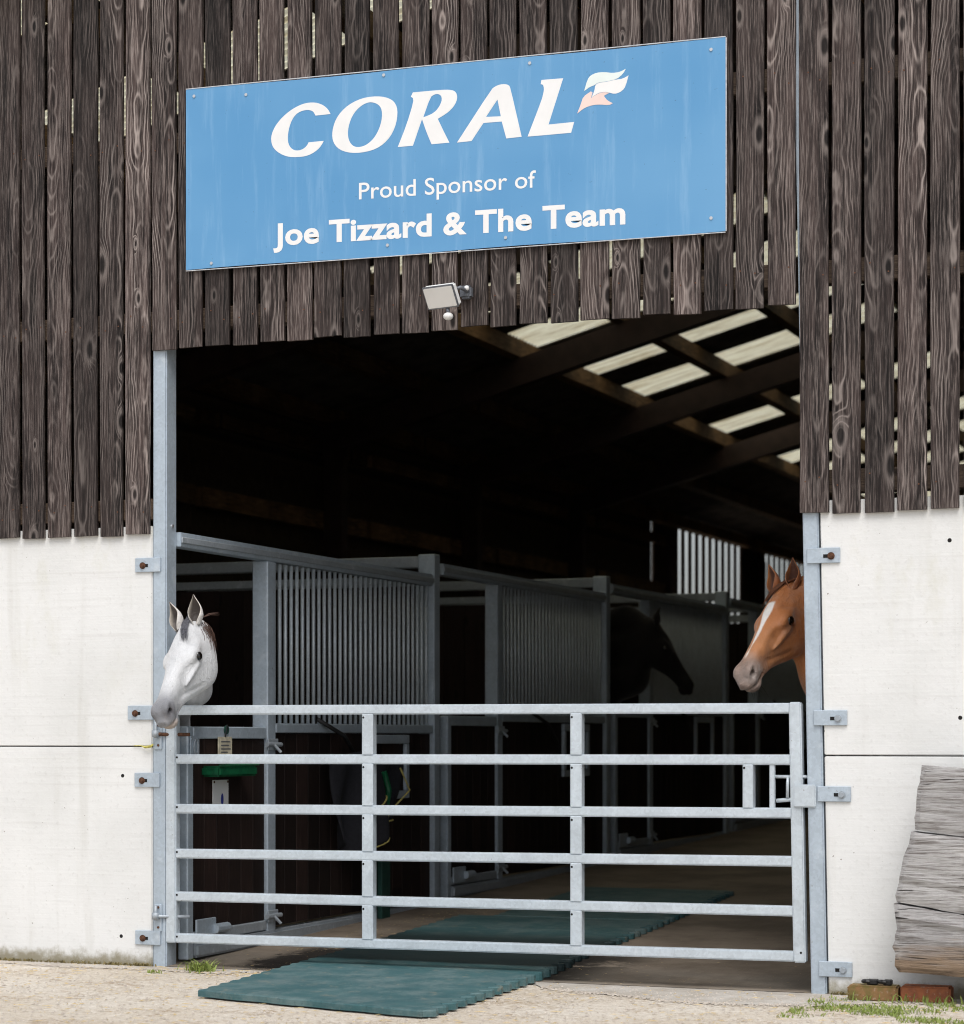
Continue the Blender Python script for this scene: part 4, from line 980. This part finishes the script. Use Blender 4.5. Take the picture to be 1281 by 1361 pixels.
def smax(a, b, k): return -smin(-a, -b, k)
KA = [-.05, 0, .06, .12, .18, .24, .30, .36, .42, .48, .53, .57, .60, .625]
KT = [-.05, -.005, .012, .019, .018, .010, .002, -.003, -.005, -.006, -.008, -.016, -.032, -.060]
KB = [-.12, -.165, -.215, -.250, -.262, -.250, -.222, -.188, -.160, -.144, -.138, -.142, -.138, -.112]
KWT = [.04, .060, .078, .090, .097, .093, .078, .064, .055, .051, .053, .053, .045, .026]
KWB = [.04, .050, .060, .066, .066, .059, .050, .043, .038, .036, .038, .042, .040, .026]
def cub(x, ks):
    # smooth interpolation of the key stations
    xs = np.array(KA); ks = np.array(ks); d = np.gradient(ks, xs); x = np.clip(x, xs[0], xs[-1])
    i = np.clip(np.searchsorted(xs, x) - 1, 0, len(xs) - 2); h = xs[i + 1] - xs[i]; t = (x - xs[i]) / h
    return ks[i] * (1 + 2 * t) * (1 - t) ** 2 + d[i] * h * t * (1 - t) ** 2 + ks[i + 1] * t * t * (3 - 2 * t) + d[i + 1] * h * t * t * (t - 1)
def ell(a, n, l, c, r):
    q0, q1, q2 = (a - c[0]) / r[0], (n - c[1]) / r[1], (l - c[2]) / r[2]
    k = np.sqrt(q0 * q0 + q1 * q1 + q2 * q2); return (k - 1) * min(r)
def cap(a, n, l, p, q, r0, r1):
    d = np.subtract(q, p); L2 = float(np.dot(d, d)); t = np.clip(((a - p[0]) * d[0] + (n - p[1]) * d[1] + (l - p[2]) * d[2]) / L2, 0, 1)
    return np.sqrt((a - p[0] - t * d[0]) ** 2 + (n - p[1] - t * d[1]) ** 2 + (l - p[2] - t * d[2]) ** 2) - (r0 + (r1 - r0) * t)
def head_field(a, n, l):
    al = np.abs(l)
    top, bot, wt, wb = cub(a, KT), cub(a, KB), cub(a, KWT), cub(a, KWB)
    hh = (top - bot) / 2; u = (n - (top + bot) / 2) / hh; s = np.clip(u * 0.5 + 0.5, 0, 1); s = s * s * (3 - 2 * s)
    wd = wb + (wt - wb) * s; p = 2.35
    f = ((np.abs(l / wd) ** p + np.abs(u) ** p) ** (1 / p) - 1) * np.minimum(hh, wd)
    f = np.maximum(f, np.maximum(a - 0.632, -0.06 - a))
    f = smin(f, ell(a, n, al, (.198, -.044, .078), (.056, .027, .026)), .030)          # brow bone
    f = smin(f, ell(a, n, al, (.165, -.165, .052), (.105, .085, .028)), .03)            # cheek muscle
    f = smin(f, cap(a, n, al, (.235, -.088, .082), (.375, -.088, .056), .013, .008), .014)   # facial crest
    f = smin(f, ell(a, n, al, (.560, -.048, .036), (.048, .038, .026)), .016)           # nostril wing
    f = smin(f, ell(a, n, al, (.572, -.125, .0), (.034, .024, .034)), .016)             # chin
    f = smin(f, ell(a, n, al, (.598, -.085, .0), (.034, .030, .040)), .02)              # upper lip
    ue = (a - .207) * -.55 + (n + .062) * -.83; ve = (a - .207) * -.83 + (n + .062) * .55
    f = smax(f, -ell(ue, ve, al, (0, 0, .114), (.028, .0155, .024)), .005)              # eye opening
    for q0, q1, r0 in (((-.027, .005, .094), (0, .0185, .099), .0072), ((0, .0185, .099), (.030, .004, .090), .0068), ((-.027, -.007, .092), (0, -.0155, .091), .0046), ((0, -.0155, .091), (.029, -.006, .088), .0046)):
        f = smin(f, cap(ue, ve, al, q0, q1, r0, r0), .009)                               # lids
    f = smax(f, -cap(a, n, al, (.556, -.034, .062), (.590, -.056, .058), .011, .0175), .005)
    f = smax(f, -cap(a, n, al, (.586, -.052, .050), (.555, -.050, .028), .0125, .010), .005)  # nostril
    g = lambda c, r: np.exp(-(((a - c[0]) / r[0]) ** 2 + ((n - c[1]) / r[1]) ** 2 + ((al - c[2]) / r[2]) ** 2))
    f = f + .010 * g((.135, -.015, .075), (.035, .025, .03))                            # hollow above the eye
    f = f + .010 * g((.33, -.055, .062), (.06, .022, .03)) + .010 * g((.42, -.10, .045), (.06, .03, .03))
    nm = -.112 + .06 * (a - .52)
    f = f + .018 * np.exp(-((n - nm) / .0055) ** 2) * np.clip((a - .495) / .02, 0, 1)   # mouth
    f = f + .006 * np.exp(-((n + .118 - .55 * (a - .40)) / .010) ** 2) * np.clip((a - .26) / .05, 0, 1) * np.clip((.46 - a) / .05, 0, 1)
    return f
def axis_pts(lo, hi, f0, f1, fine, coarse):
    out = []; x = lo
    while x < f0: out.append(x); x += min(coarse, max(fine, (f0 - x) * 0.35))
    x = f0
    while x < f1: out.append(x); x += fine
    while x < hi + coarse: out.append(x); x += min(coarse, max(fine, (x - f1) * 0.35 + fine))
    return np.array(out, np.float32)
def m_coat(name, speck, rough=0.55):
    t = NT(name, rough, 0, 0.3); o = t.obj()
    at_ = t.t.nodes.new('ShaderNodeAttribute'); at_.attribute_name = 'coat'
    n = t.noise(o, 18.0, 5, 0.6); fur = t.noise(t.vmul(o, (1.0, 1.0, 0.35)), 260.0, 2)
    f = t.math('ADD', t.math('MULTIPLY', n, 0.55), t.math('ADD', t.math('MULTIPLY', fur, 0.30), 0.58))
    c = t.mix(1.0, at_.outputs['Color'], t.comb(f, f, f), 'MULTIPLY')
    if rough < 0.7: c = t.mix(t.math('MULTIPLY', t.ramp(t.noise(o, 9.0, 5, 0.65), 0.48, 0.68), 0.22), c, (0.30, 0.27, 0.26))
    vein = t.math('ABSOLUTE', t.math('SUBTRACT', t.noise(t.vadd(o, (3.1, 0.7, 1.9)), 7.0, 3, 0.55), 0.5))
    vein = t.ramp(vein, 0.0, 0.03, 1.0, 0.0)
    musc = t.noise(o, 11.0, 2, 0.5)
    if speck: c = t.mix(t.math('MULTIPLY', t.ramp(t.noise(o, 85.0, 2), 0.70, 0.76), 0.45), c, (0.16, 0.13, 0.12))
    t.col(c); t.put(t.b.inputs['Sheen Weight'], 0.25); t.put(t.b.inputs['Sheen Roughness'], 0.4)
    t.bump(t.math('ADD', t.math('ADD', t.math('MULTIPLY', fur, 0.5), t.math('MULTIPLY', n, 1.2)), t.math('ADD', t.math('MULTIPLY', vein, 0.24), t.math('MULTIPLY', musc, 2.5))), 0.55, 0.008)
    return t.m
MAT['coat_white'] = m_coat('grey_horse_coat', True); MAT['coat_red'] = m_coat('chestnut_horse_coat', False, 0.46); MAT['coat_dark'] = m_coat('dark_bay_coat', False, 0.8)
def m_eye():
    t = NT('horse_eye', 0.06, 0, 0.6); t.col((0.006, 0.004, 0.003)); return t.m
MAT['eye'] = m_eye()
MAT['hair_grey'] = mat_plain('grey_horse_hair', (0.085, 0.085, 0.10), 0.6, 0, 0.5, 120)
MAT['hair_red'] = mat_plain('chestnut_horse_hair', (0.13, 0.045, 0.018), 0.55, 0, 0.4, 120)
MAT['hair_dark'] = mat_plain('black_horse_hair', (0.01, 0.008, 0.007), 0.6, 0, 0.4, 120)
MAT['hair_brown'] = mat_plain('brown_horse_hair', (0.10, 0.055, 0.04), 0.6, 0, 0.4, 120)

def horse(P, A, L, N, crest, gullet, face, withers, yb, coat, mats, label, fine, seed, ears=None, neck=((.066, .098, .13), (.062, .13, .20)), hs=1.0):
    """P poll, A poll to muzzle, L lateral, N forehead normal; face = +-1: the way the body faces along X"""
    A, L, N = [np.array(v_, np.float64) for v_ in (A, L, N)]; P = np.array(P, np.float64)
    hl = lambda a, n, l: P + (A * a + N * n + L * l) * hs
    cr = [hl(-.005, -.060, 0)] + [np.array(c) for c in crest]
    gu = [hl(.095, -.165, 0)] + [np.array(c) for c in gullet]
    hx = np.stack([hl(a, n, l) for a in (-.1, .65) for n in (-.28, .05) for l in (-.13, .13)])
    w0 = np.array(withers); d = face
    tr = [(w0[0] - d * .10, yb, w0[2] - .36), (w0[0] - d * .55, yb, w0[2] - .34), (w0[0] - d * 1.15, yb, w0[2] - .30)]
    zf = SL * yb
    allp = np.concatenate([hx, np.array(tr)]); lo = allp.min(0) - .4; hi = allp.max(0) + .4; lo[2] = zf - .02
    xs, ys, zs = [axis_pts(lo[k], hi[k], hx[:, k].min(), hx[:, k].max(), fine, 0.035) for k in range(3)]
    X, Y, Z = np.meshgrid(xs, ys, zs, indexing='ij')
    X, Y, Z = X.astype(np.float32), Y.astype(np.float32), Z.astype(np.float32)
    dx, dy, dz = X - P[0], Y - P[1], Z - P[2]
    a = dx * A[0] + dy * A[1] + dz * A[2]; n = dx * N[0] + dy * N[1] + dz * N[2]; l = dx * L[0] + dy * L[1] + dz * L[2]
    near = (a > -.14) & (a < .72) & (n > -.36) & (n < .12) & (np.abs(l) < .22)
    F = np.full(X.shape, 9.0, np.float32)
    # body, legs, neck in the world frame
    B = ell(X, Y, Z, tr[0], (.40, .25, .33)); B = smin(B, ell(X, Y, Z, tr[1], (.62, .28, .32)), .1); B = smin(B, ell(X, Y, Z, tr[2], (.42, .27, .34)), .12)
    for sx, fr in ((-.02, 1), (1.22, 0)):
        for sy in (-.14, .14):
            x0 = w0[0] - d * sx; y0 = yb + sy; z0 = w0[2] - .5
            if fr: ch = [(x0, y0, z0, .12), (x0 + d * .03, y0, .78, .075), (x0 + d * .02, y0, .48, .05), (x0 + d * .02, y0, .20, .034), (x0 + d * .05, y0, .09, .042), (x0 + d * .07, y0, .03, .058)]
            else: ch = [(x0, y0, z0, .18), (x0 + d * .10, y0, .82, .12), (x0 - d * .10, y0, .52, .058), (x0 - d * .06, y0, .22, .038), (x0 - d * .02, y0, .10, .044), (x0 + d * .01, y0, .03, .058)]
            for q0, q1 in zip(ch, ch[1:]):
                z_ = lambda q: (q[0], q[1], max(q[2], 0.04) + zf)
                B = smin(B, cap(X, Y, Z, z_(q0), z_(q1), q0[3], q1[3]), .04)
    tx = tr[2][0] - d * .40
    B = smin(B, cap(X, Y, Z, (tx, yb, w0[2] - .12), (tx - d * .06, yb, w0[2] - .75), .045, .06), .03)
    rc = neck[0]; rg = neck[1]; NK = None
    for ch, rr in ((cr, rc), (gu, rg)):
        for i in range(len(ch) - 1):
            q = cap(X, Y, Z, ch[i], ch[i + 1], rr[i], rr[i + 1]); NK = q if NK is None else smin(NK, q, .09)
    for i in range(min(len(cr), len(gu)) - 1):
        NK = smin(NK, cap(X, Y, Z, (cr[i] + gu[i]) / 2, (cr[i + 1] + gu[i + 1]) / 2, .8 * rg[i] + .02, .8 * rg[i + 1] + .02), .08)
    F = smin(B, NK, .12)
    hf = (hs * head_field(a[near].astype(np.float64) / hs, n[near].astype(np.float64) / hs, l[near].astype(np.float64) / hs)).astype(np.float32)
    F[near] = smin(F[near], hf, .030)
    V, Q = surface_nets(F, xs, ys, zs)
    # light relaxation of the net
    e0 = np.concatenate([Q[:, [0, 1]], Q[:, [1, 2]], Q[:, [2, 3]], Q[:, [3, 0]]]); e0 = np.concatenate([e0, e0[:, ::-1]])
    deg = np.bincount(e0[:, 0], minlength=len(V)).astype(np.float32)[:, None]
    for lam in (0.35, -0.36, 0.35):
        S = np.zeros_like(V); np.add.at(S, e0[:, 0], V[e0[:, 1]]); V = V + lam * (S / np.maximum(deg, 1) - V)
    rel = (V.astype(np.float64) - P) / hs; ha, hn, hl_ = rel @ A, rel @ N, rel @ L
    inhead = (np.abs(hl_) < .15) & (hn > -.33) & (hn < .09)
    C = coat(ha, hn, hl_, inhead, V)
    # ears, joined into the same skin
    EV, EQ, EC = [], [], []
    for sd_ in (-1, 1):
        ax, op = ears(sd_) if ears else (-A * .80 + N * .52 + L * sd_ * .13, A * .45 + N * .85 + L * sd_ * .25)
        ax = ax / np.linalg.norm(ax); op = op - ax * (op @ ax); op /= np.linalg.norm(op); si = np.cross(ax, op)
        b0 = hl(.022, -.012, sd_ * .056); ns, nphi = 16, 15; LN = .152 * hs
        for lay in (0, 1):
            for i in range(ns + 1):
                s = i / ns; wv = .041 * (math.sin(math.pi * min(1, .17 + .62 * s)) ** 1.0) * max(0.02, (1 - s ** 2.6)) + .0015
                if s < .25: wv *= .80 + .8 * s
                wv -= .0055 * lay * (1 - s * .6)
                wv = max(wv, .0012); spread = R(158 - 60 * min(1, s * 1.6) - 10 * s)
                c0 = b0 + ax * LN * s + op * (.020 * s * s - .004) - si * sd_ * .006 * s
                for j in range(nphi):
                    ph = -spread + 2 * spread * j / (nphi - 1)
                    EV.append(c0 + si * wv * math.sin(ph) * 1.0 - op * wv * math.cos(ph) * .85 + op * (.0045 * lay))
                    EC.append(coat_ear(coat, lay, s, abs(ph) / spread))
        bse = len(EV) - 2 * (ns + 1) * nphi; off = (ns + 1) * nphi
        for lay in (0, 1):
            for i in range(ns):
                for j in range(nphi - 1):
                    q = [bse + lay * off + i * nphi + j, bse + lay * off + i * nphi + j + 1, bse + lay * off + (i + 1) * nphi + j + 1, bse + lay * off + (i + 1) * nphi + j]
                    EQ.append(q if lay == 0 else q[::-1])
        for i in range(ns):
            for j in (0, nphi - 1):
                q = [bse + i * nphi + j, bse + (i + 1) * nphi + j, bse + off + (i + 1) * nphi + j, bse + off + i * nphi + j]; EQ.append(q if j == 0 else q[::-1])
    nv = len(V); VV = np.concatenate([V.astype(np.float64), np.array(EV)]); QQ = np.concatenate([Q, np.array(EQ) + nv]); CC = np.concatenate([C, np.array(EC)])
    org = np.array([tr[1][0], yb, zf])
    me = mesh('body', VV - org, QQ, True)
    ca = me.color_attributes.new('coat', 'FLOAT_COLOR', 'POINT'); ca.data.foreach_set('color', np.concatenate([CC, np.ones((len(CC), 1))], 1).astype(np.float32).ravel())
    h = thing('horse', org, label, 'horse')
    link('body', me, mats[0], h, org)
    for sd_ in (-1, 1):
        bm = bmesh.new(); bmesh.ops.create_uvsphere(bm, u_segments=20, v_segments=12, radius=.0255 * hs)
        link('eye', bm_mesh('eye', bm, True), 'eye', h, hl(.207, -.062, sd_ * .088))
    rs = np.random.default_rng(seed)
    def hair(name, strands, rad, mat):
        bm = bmesh.new(); o0 = Vector(strands[0][0])
        for st in strands: tube_bm(bm, [Vector(p_) - o0 for p_ in st], [rad * (1 - .75 * i / (len(st) - 1)) for i in range(len(st))], 4, False)
        return link(name, bm_mesh(name, bm, True), mat, h, o0)
    return h, hl, hair, rs, cr
def coat_ear(coat, lay, s, e): return coat.ear(lay, s, e)
def lerp(c0, c1, t): t = np.clip(np.asarray(t, float), 0, 1)[..., None]; return np.asarray(c0) * (1 - t) + np.asarray(c1) * t
def sst(x, a, b): t = np.clip((x - a) / (b - a), 0, 1); return t * t * (3 - 2 * t)

def coat_white(a, n, l, ih, V):
    c = np.tile([.58, .59, .605], (len(a), 1)); al = np.abs(l)
    g = sst(a, .40, .56) * ih
    c = lerp(c, c * 0 + [.15, .155, .175], g * .8)
    c = lerp(c, c * 0 + [.05, .048, .055], np.exp(-(((a - .578) / .040) ** 2 + ((n + .050) / .030) ** 2 + ((al - .045) / .035) ** 2)) * ih)
    c = lerp(c, c * 0 + [.46, .38, .32], sst(a, .55, .60) * sst(n, -.085, -.12) * ih * .9)
    c = lerp(c, c * 0 + [.10, .095, .10], np.exp(-(((a - .205) / .034) ** 2 + ((n + .060) / .024) ** 2 + ((al - .098) / .02) ** 2)) * ih * .75)
    c = lerp(c, c * 0 + [.42, .43, .46], np.exp(-(((a - .33) / .07) ** 2 + ((n + .10) / .03) ** 2 + ((al - .07) / .03) ** 2)) * ih * .35)
    return c
def ear_white(lay, s, e):
    if lay == 0: return np.array([.60, .58, .56]) * (1 - .6 * sst(s, .85, 1.0))
    return lerp(np.array([.06, .05, .045]), np.array([.55, .50, .43]), sst(e, .45, .95))
coat_white.ear = ear_white
def coat_red(a, n, l, ih, V):
    c = np.tile([.43, .155, .050], (len(a), 1)); al = np.abs(l)
    c = lerp(c, c * 0 + [.47, .215, .095], ih * sst(a, .18, .40) * .7)
    c = lerp(c, c * 0 + [.21, .165, .145], sst(a, .42, .55) * ih * .85)
    c = lerp(c, c * 0 + [.34, .30, .28], np.exp(-(((a - .59) / .04) ** 2 + ((n + .07) / .05) ** 2)) * ih * .7)
    c = lerp(c, c * 0 + [.05, .035, .03], np.exp(-(((a - .575) / .022) ** 2 + ((n + .047) / .018) ** 2 + ((al - .042) / .018) ** 2)) * ih * .97)
    c = lerp(c, c * 0 + [.10, .055, .035], np.exp(-(((a - .205) / .032) ** 2 + ((n + .060) / .022) ** 2 + ((al - .098) / .02) ** 2)) * ih * .8)
    c = lerp(c, c * 0 + [.24, .14, .095], np.exp(-(((a - .24) / .05) ** 2 + ((n + .085) / .03) ** 2 + ((al - .085) / .025) ** 2)) * ih * .6)
    # blaze: broad at the forehead, thinning to a line down the nose
    cen = .004 - .006 * sst(a, .15, .5); wd = .004 + .018 * sst(a, .40, .18) + .003 * np.sin(a * 40)
    bl = sst(np.abs(l - cen), wd + .005, wd - .003) * sst(a, .125, .145) * sst(a, .52, .47) * (n > -.05) * ih
    c = lerp(c, c * 0 + [.78, .75, .72], bl)
    return c
def ear_red(lay, s, e):
    if lay == 0: return np.array([.30, .10, .035])
    return lerp(np.array([.07, .022, .010]), np.array([.40, .15, .05]), sst(e, .40, .95))
coat_red.ear = ear_red
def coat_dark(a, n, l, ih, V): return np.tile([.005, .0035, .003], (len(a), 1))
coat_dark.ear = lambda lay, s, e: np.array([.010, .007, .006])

RT = np.array([c_, s_, 0.0]); UP = np.array([0, 0, 1.0])
def pose(px, py, Y, right, down, toward, psi):
    P = np.array(at(px, py, Y)); k = np.array(CAM) - P; k[2] = 0; k /= np.linalg.norm(k)
    A = RT * right - UP * down + k * toward; A /= np.linalg.norm(A)
    L = RT * math.cos(psi) + k * math.sin(psi); L -= A * (L @ A); L /= np.linalg.norm(L)
    N = np.cross(A, L); N = N if N @ k > 0 else -N
    return P, A, L, N, k
# grey (white) horse looking over the left end of the gate
P, A, L, N, k = pose(248, 828, -0.05, -0.160, 0.460, 0.42, R(44))
h1, hl, hair, rs, cr = horse(P, A, L, N, [P + (-.075, .20, -.065), (-.20, .46, 1.58), (-.58, .66, 1.60)], [P + (-.045, .17, -.31), (-.16, .42, 1.28), (-.38, .64, 1.14)], 1, (-.58, .66, 1.60), .68, coat_white, ('coat_white',),
    'pale grey horse with dark muzzle resting its chin over the left end of the gate', .0065, 3, None, ((.054, .060, .10, .13), (.048, .058, .12, .20)), .94)
st = []
for i in range(150):
    l0 = rs.normal(.002, .010); p0 = hl(-.022 + rs.normal(0, .008), .004 + rs.normal(0, .003), l0); ln = rs.uniform(.35, 1.0); w1 = .052 * ln + rs.normal(0, .005)
    st.append([p0] + [hl(-.022 + .19 * t * ln, .006 + .024 * math.sin(min(1, t * ln * 1.5) * math.pi * .55) - .012 * (w1 * t / .05) ** 2 * t, l0 + w1 * t ** 1.1) for t in (.12, .3, .5, .75, 1.0)])
hair('forelock', st, .0019, 'hair_grey')
st = []
for i in range(150):
    p0 = hl(.0 + rs.normal(0, .02), -.03 - rs.uniform(0, .06), .062 + rs.normal(0, .01)); q = RT * rs.uniform(.01, .045) - UP * rs.uniform(.06, .15)
    st.append([p0, p0 + q * .35 + RT * .012, p0 + q * .7 + RT * .008, p0 + q])
for i in range(8):
    p0 = hl(-.03, -.02, .075); q = RT * rs.uniform(.06, .085) + UP * rs.uniform(.008, .028); st.append([p0, p0 + q * .5 + UP * .008, p0 + q])
hair('mane', st, .0013, 'hair_brown')
# chestnut horse looking out on the right
P, A, L, N, k = pose(1041, 780, 0.66, -0.225, 0.43, 0.37, R(52))
h2, hl, hair, rs, cr = horse(P, A, L, N, [P + (.26, .14, .02), (3.95, .86, 1.74)], [P + (.20, .12, -.40), (3.78, .84, 1.22)], -1, (3.98, .86, 1.74), .88, coat_red, ('coat_red',),
    'chestnut horse with white blaze looking out beside the right door post', .0065, 5, hs=.95)
st = []
for i in range(240):
    l0 = rs.normal(.012, .022); p0 = hl(-.028 + rs.normal(0, .008), .004 + rs.normal(0, .003), l0); ln = rs.uniform(.55, 1.0); w1 = -.085 + rs.normal(0, .010)
    st.append([p0] + [hl(-.028 + (.085 + .05 * rs.random()) * t * ln, .006 + .022 * math.sin(min(1, t * 1.3) * math.pi * .6) - .020 * max(0, -(l0 + w1 * t) / .07) ** 2, l0 + w1 * t ** .9 * ln) for t in (.12, .3, .5, .75, 1.0)])
hair('forelock', st, .0019, 'hair_red')
st = []
for i in range(26):
    p0 = hl(.565 + rs.uniform(-.03, .03), -.13 + rs.uniform(-.01, .04), rs.choice([-1, 1]) * rs.uniform(.01, .04)); q = A * rs.uniform(.01, .04) - N * rs.uniform(.02, .05) + RT * rs.normal(0, .02)
    st.append([p0, p0 + q * .6, p0 + q - UP * .006])
hair('whiskers', st, .0008, 'hair_dark')
# dark horse leaning out of the third stall, seen in profile
P = np.array(at(873, 828, 7.0))
A = RT * .33 - UP * .52; A /= np.linalg.norm(A); N = RT - A * (RT @ A); N /= np.linalg.norm(N); L = np.cross(A, N)
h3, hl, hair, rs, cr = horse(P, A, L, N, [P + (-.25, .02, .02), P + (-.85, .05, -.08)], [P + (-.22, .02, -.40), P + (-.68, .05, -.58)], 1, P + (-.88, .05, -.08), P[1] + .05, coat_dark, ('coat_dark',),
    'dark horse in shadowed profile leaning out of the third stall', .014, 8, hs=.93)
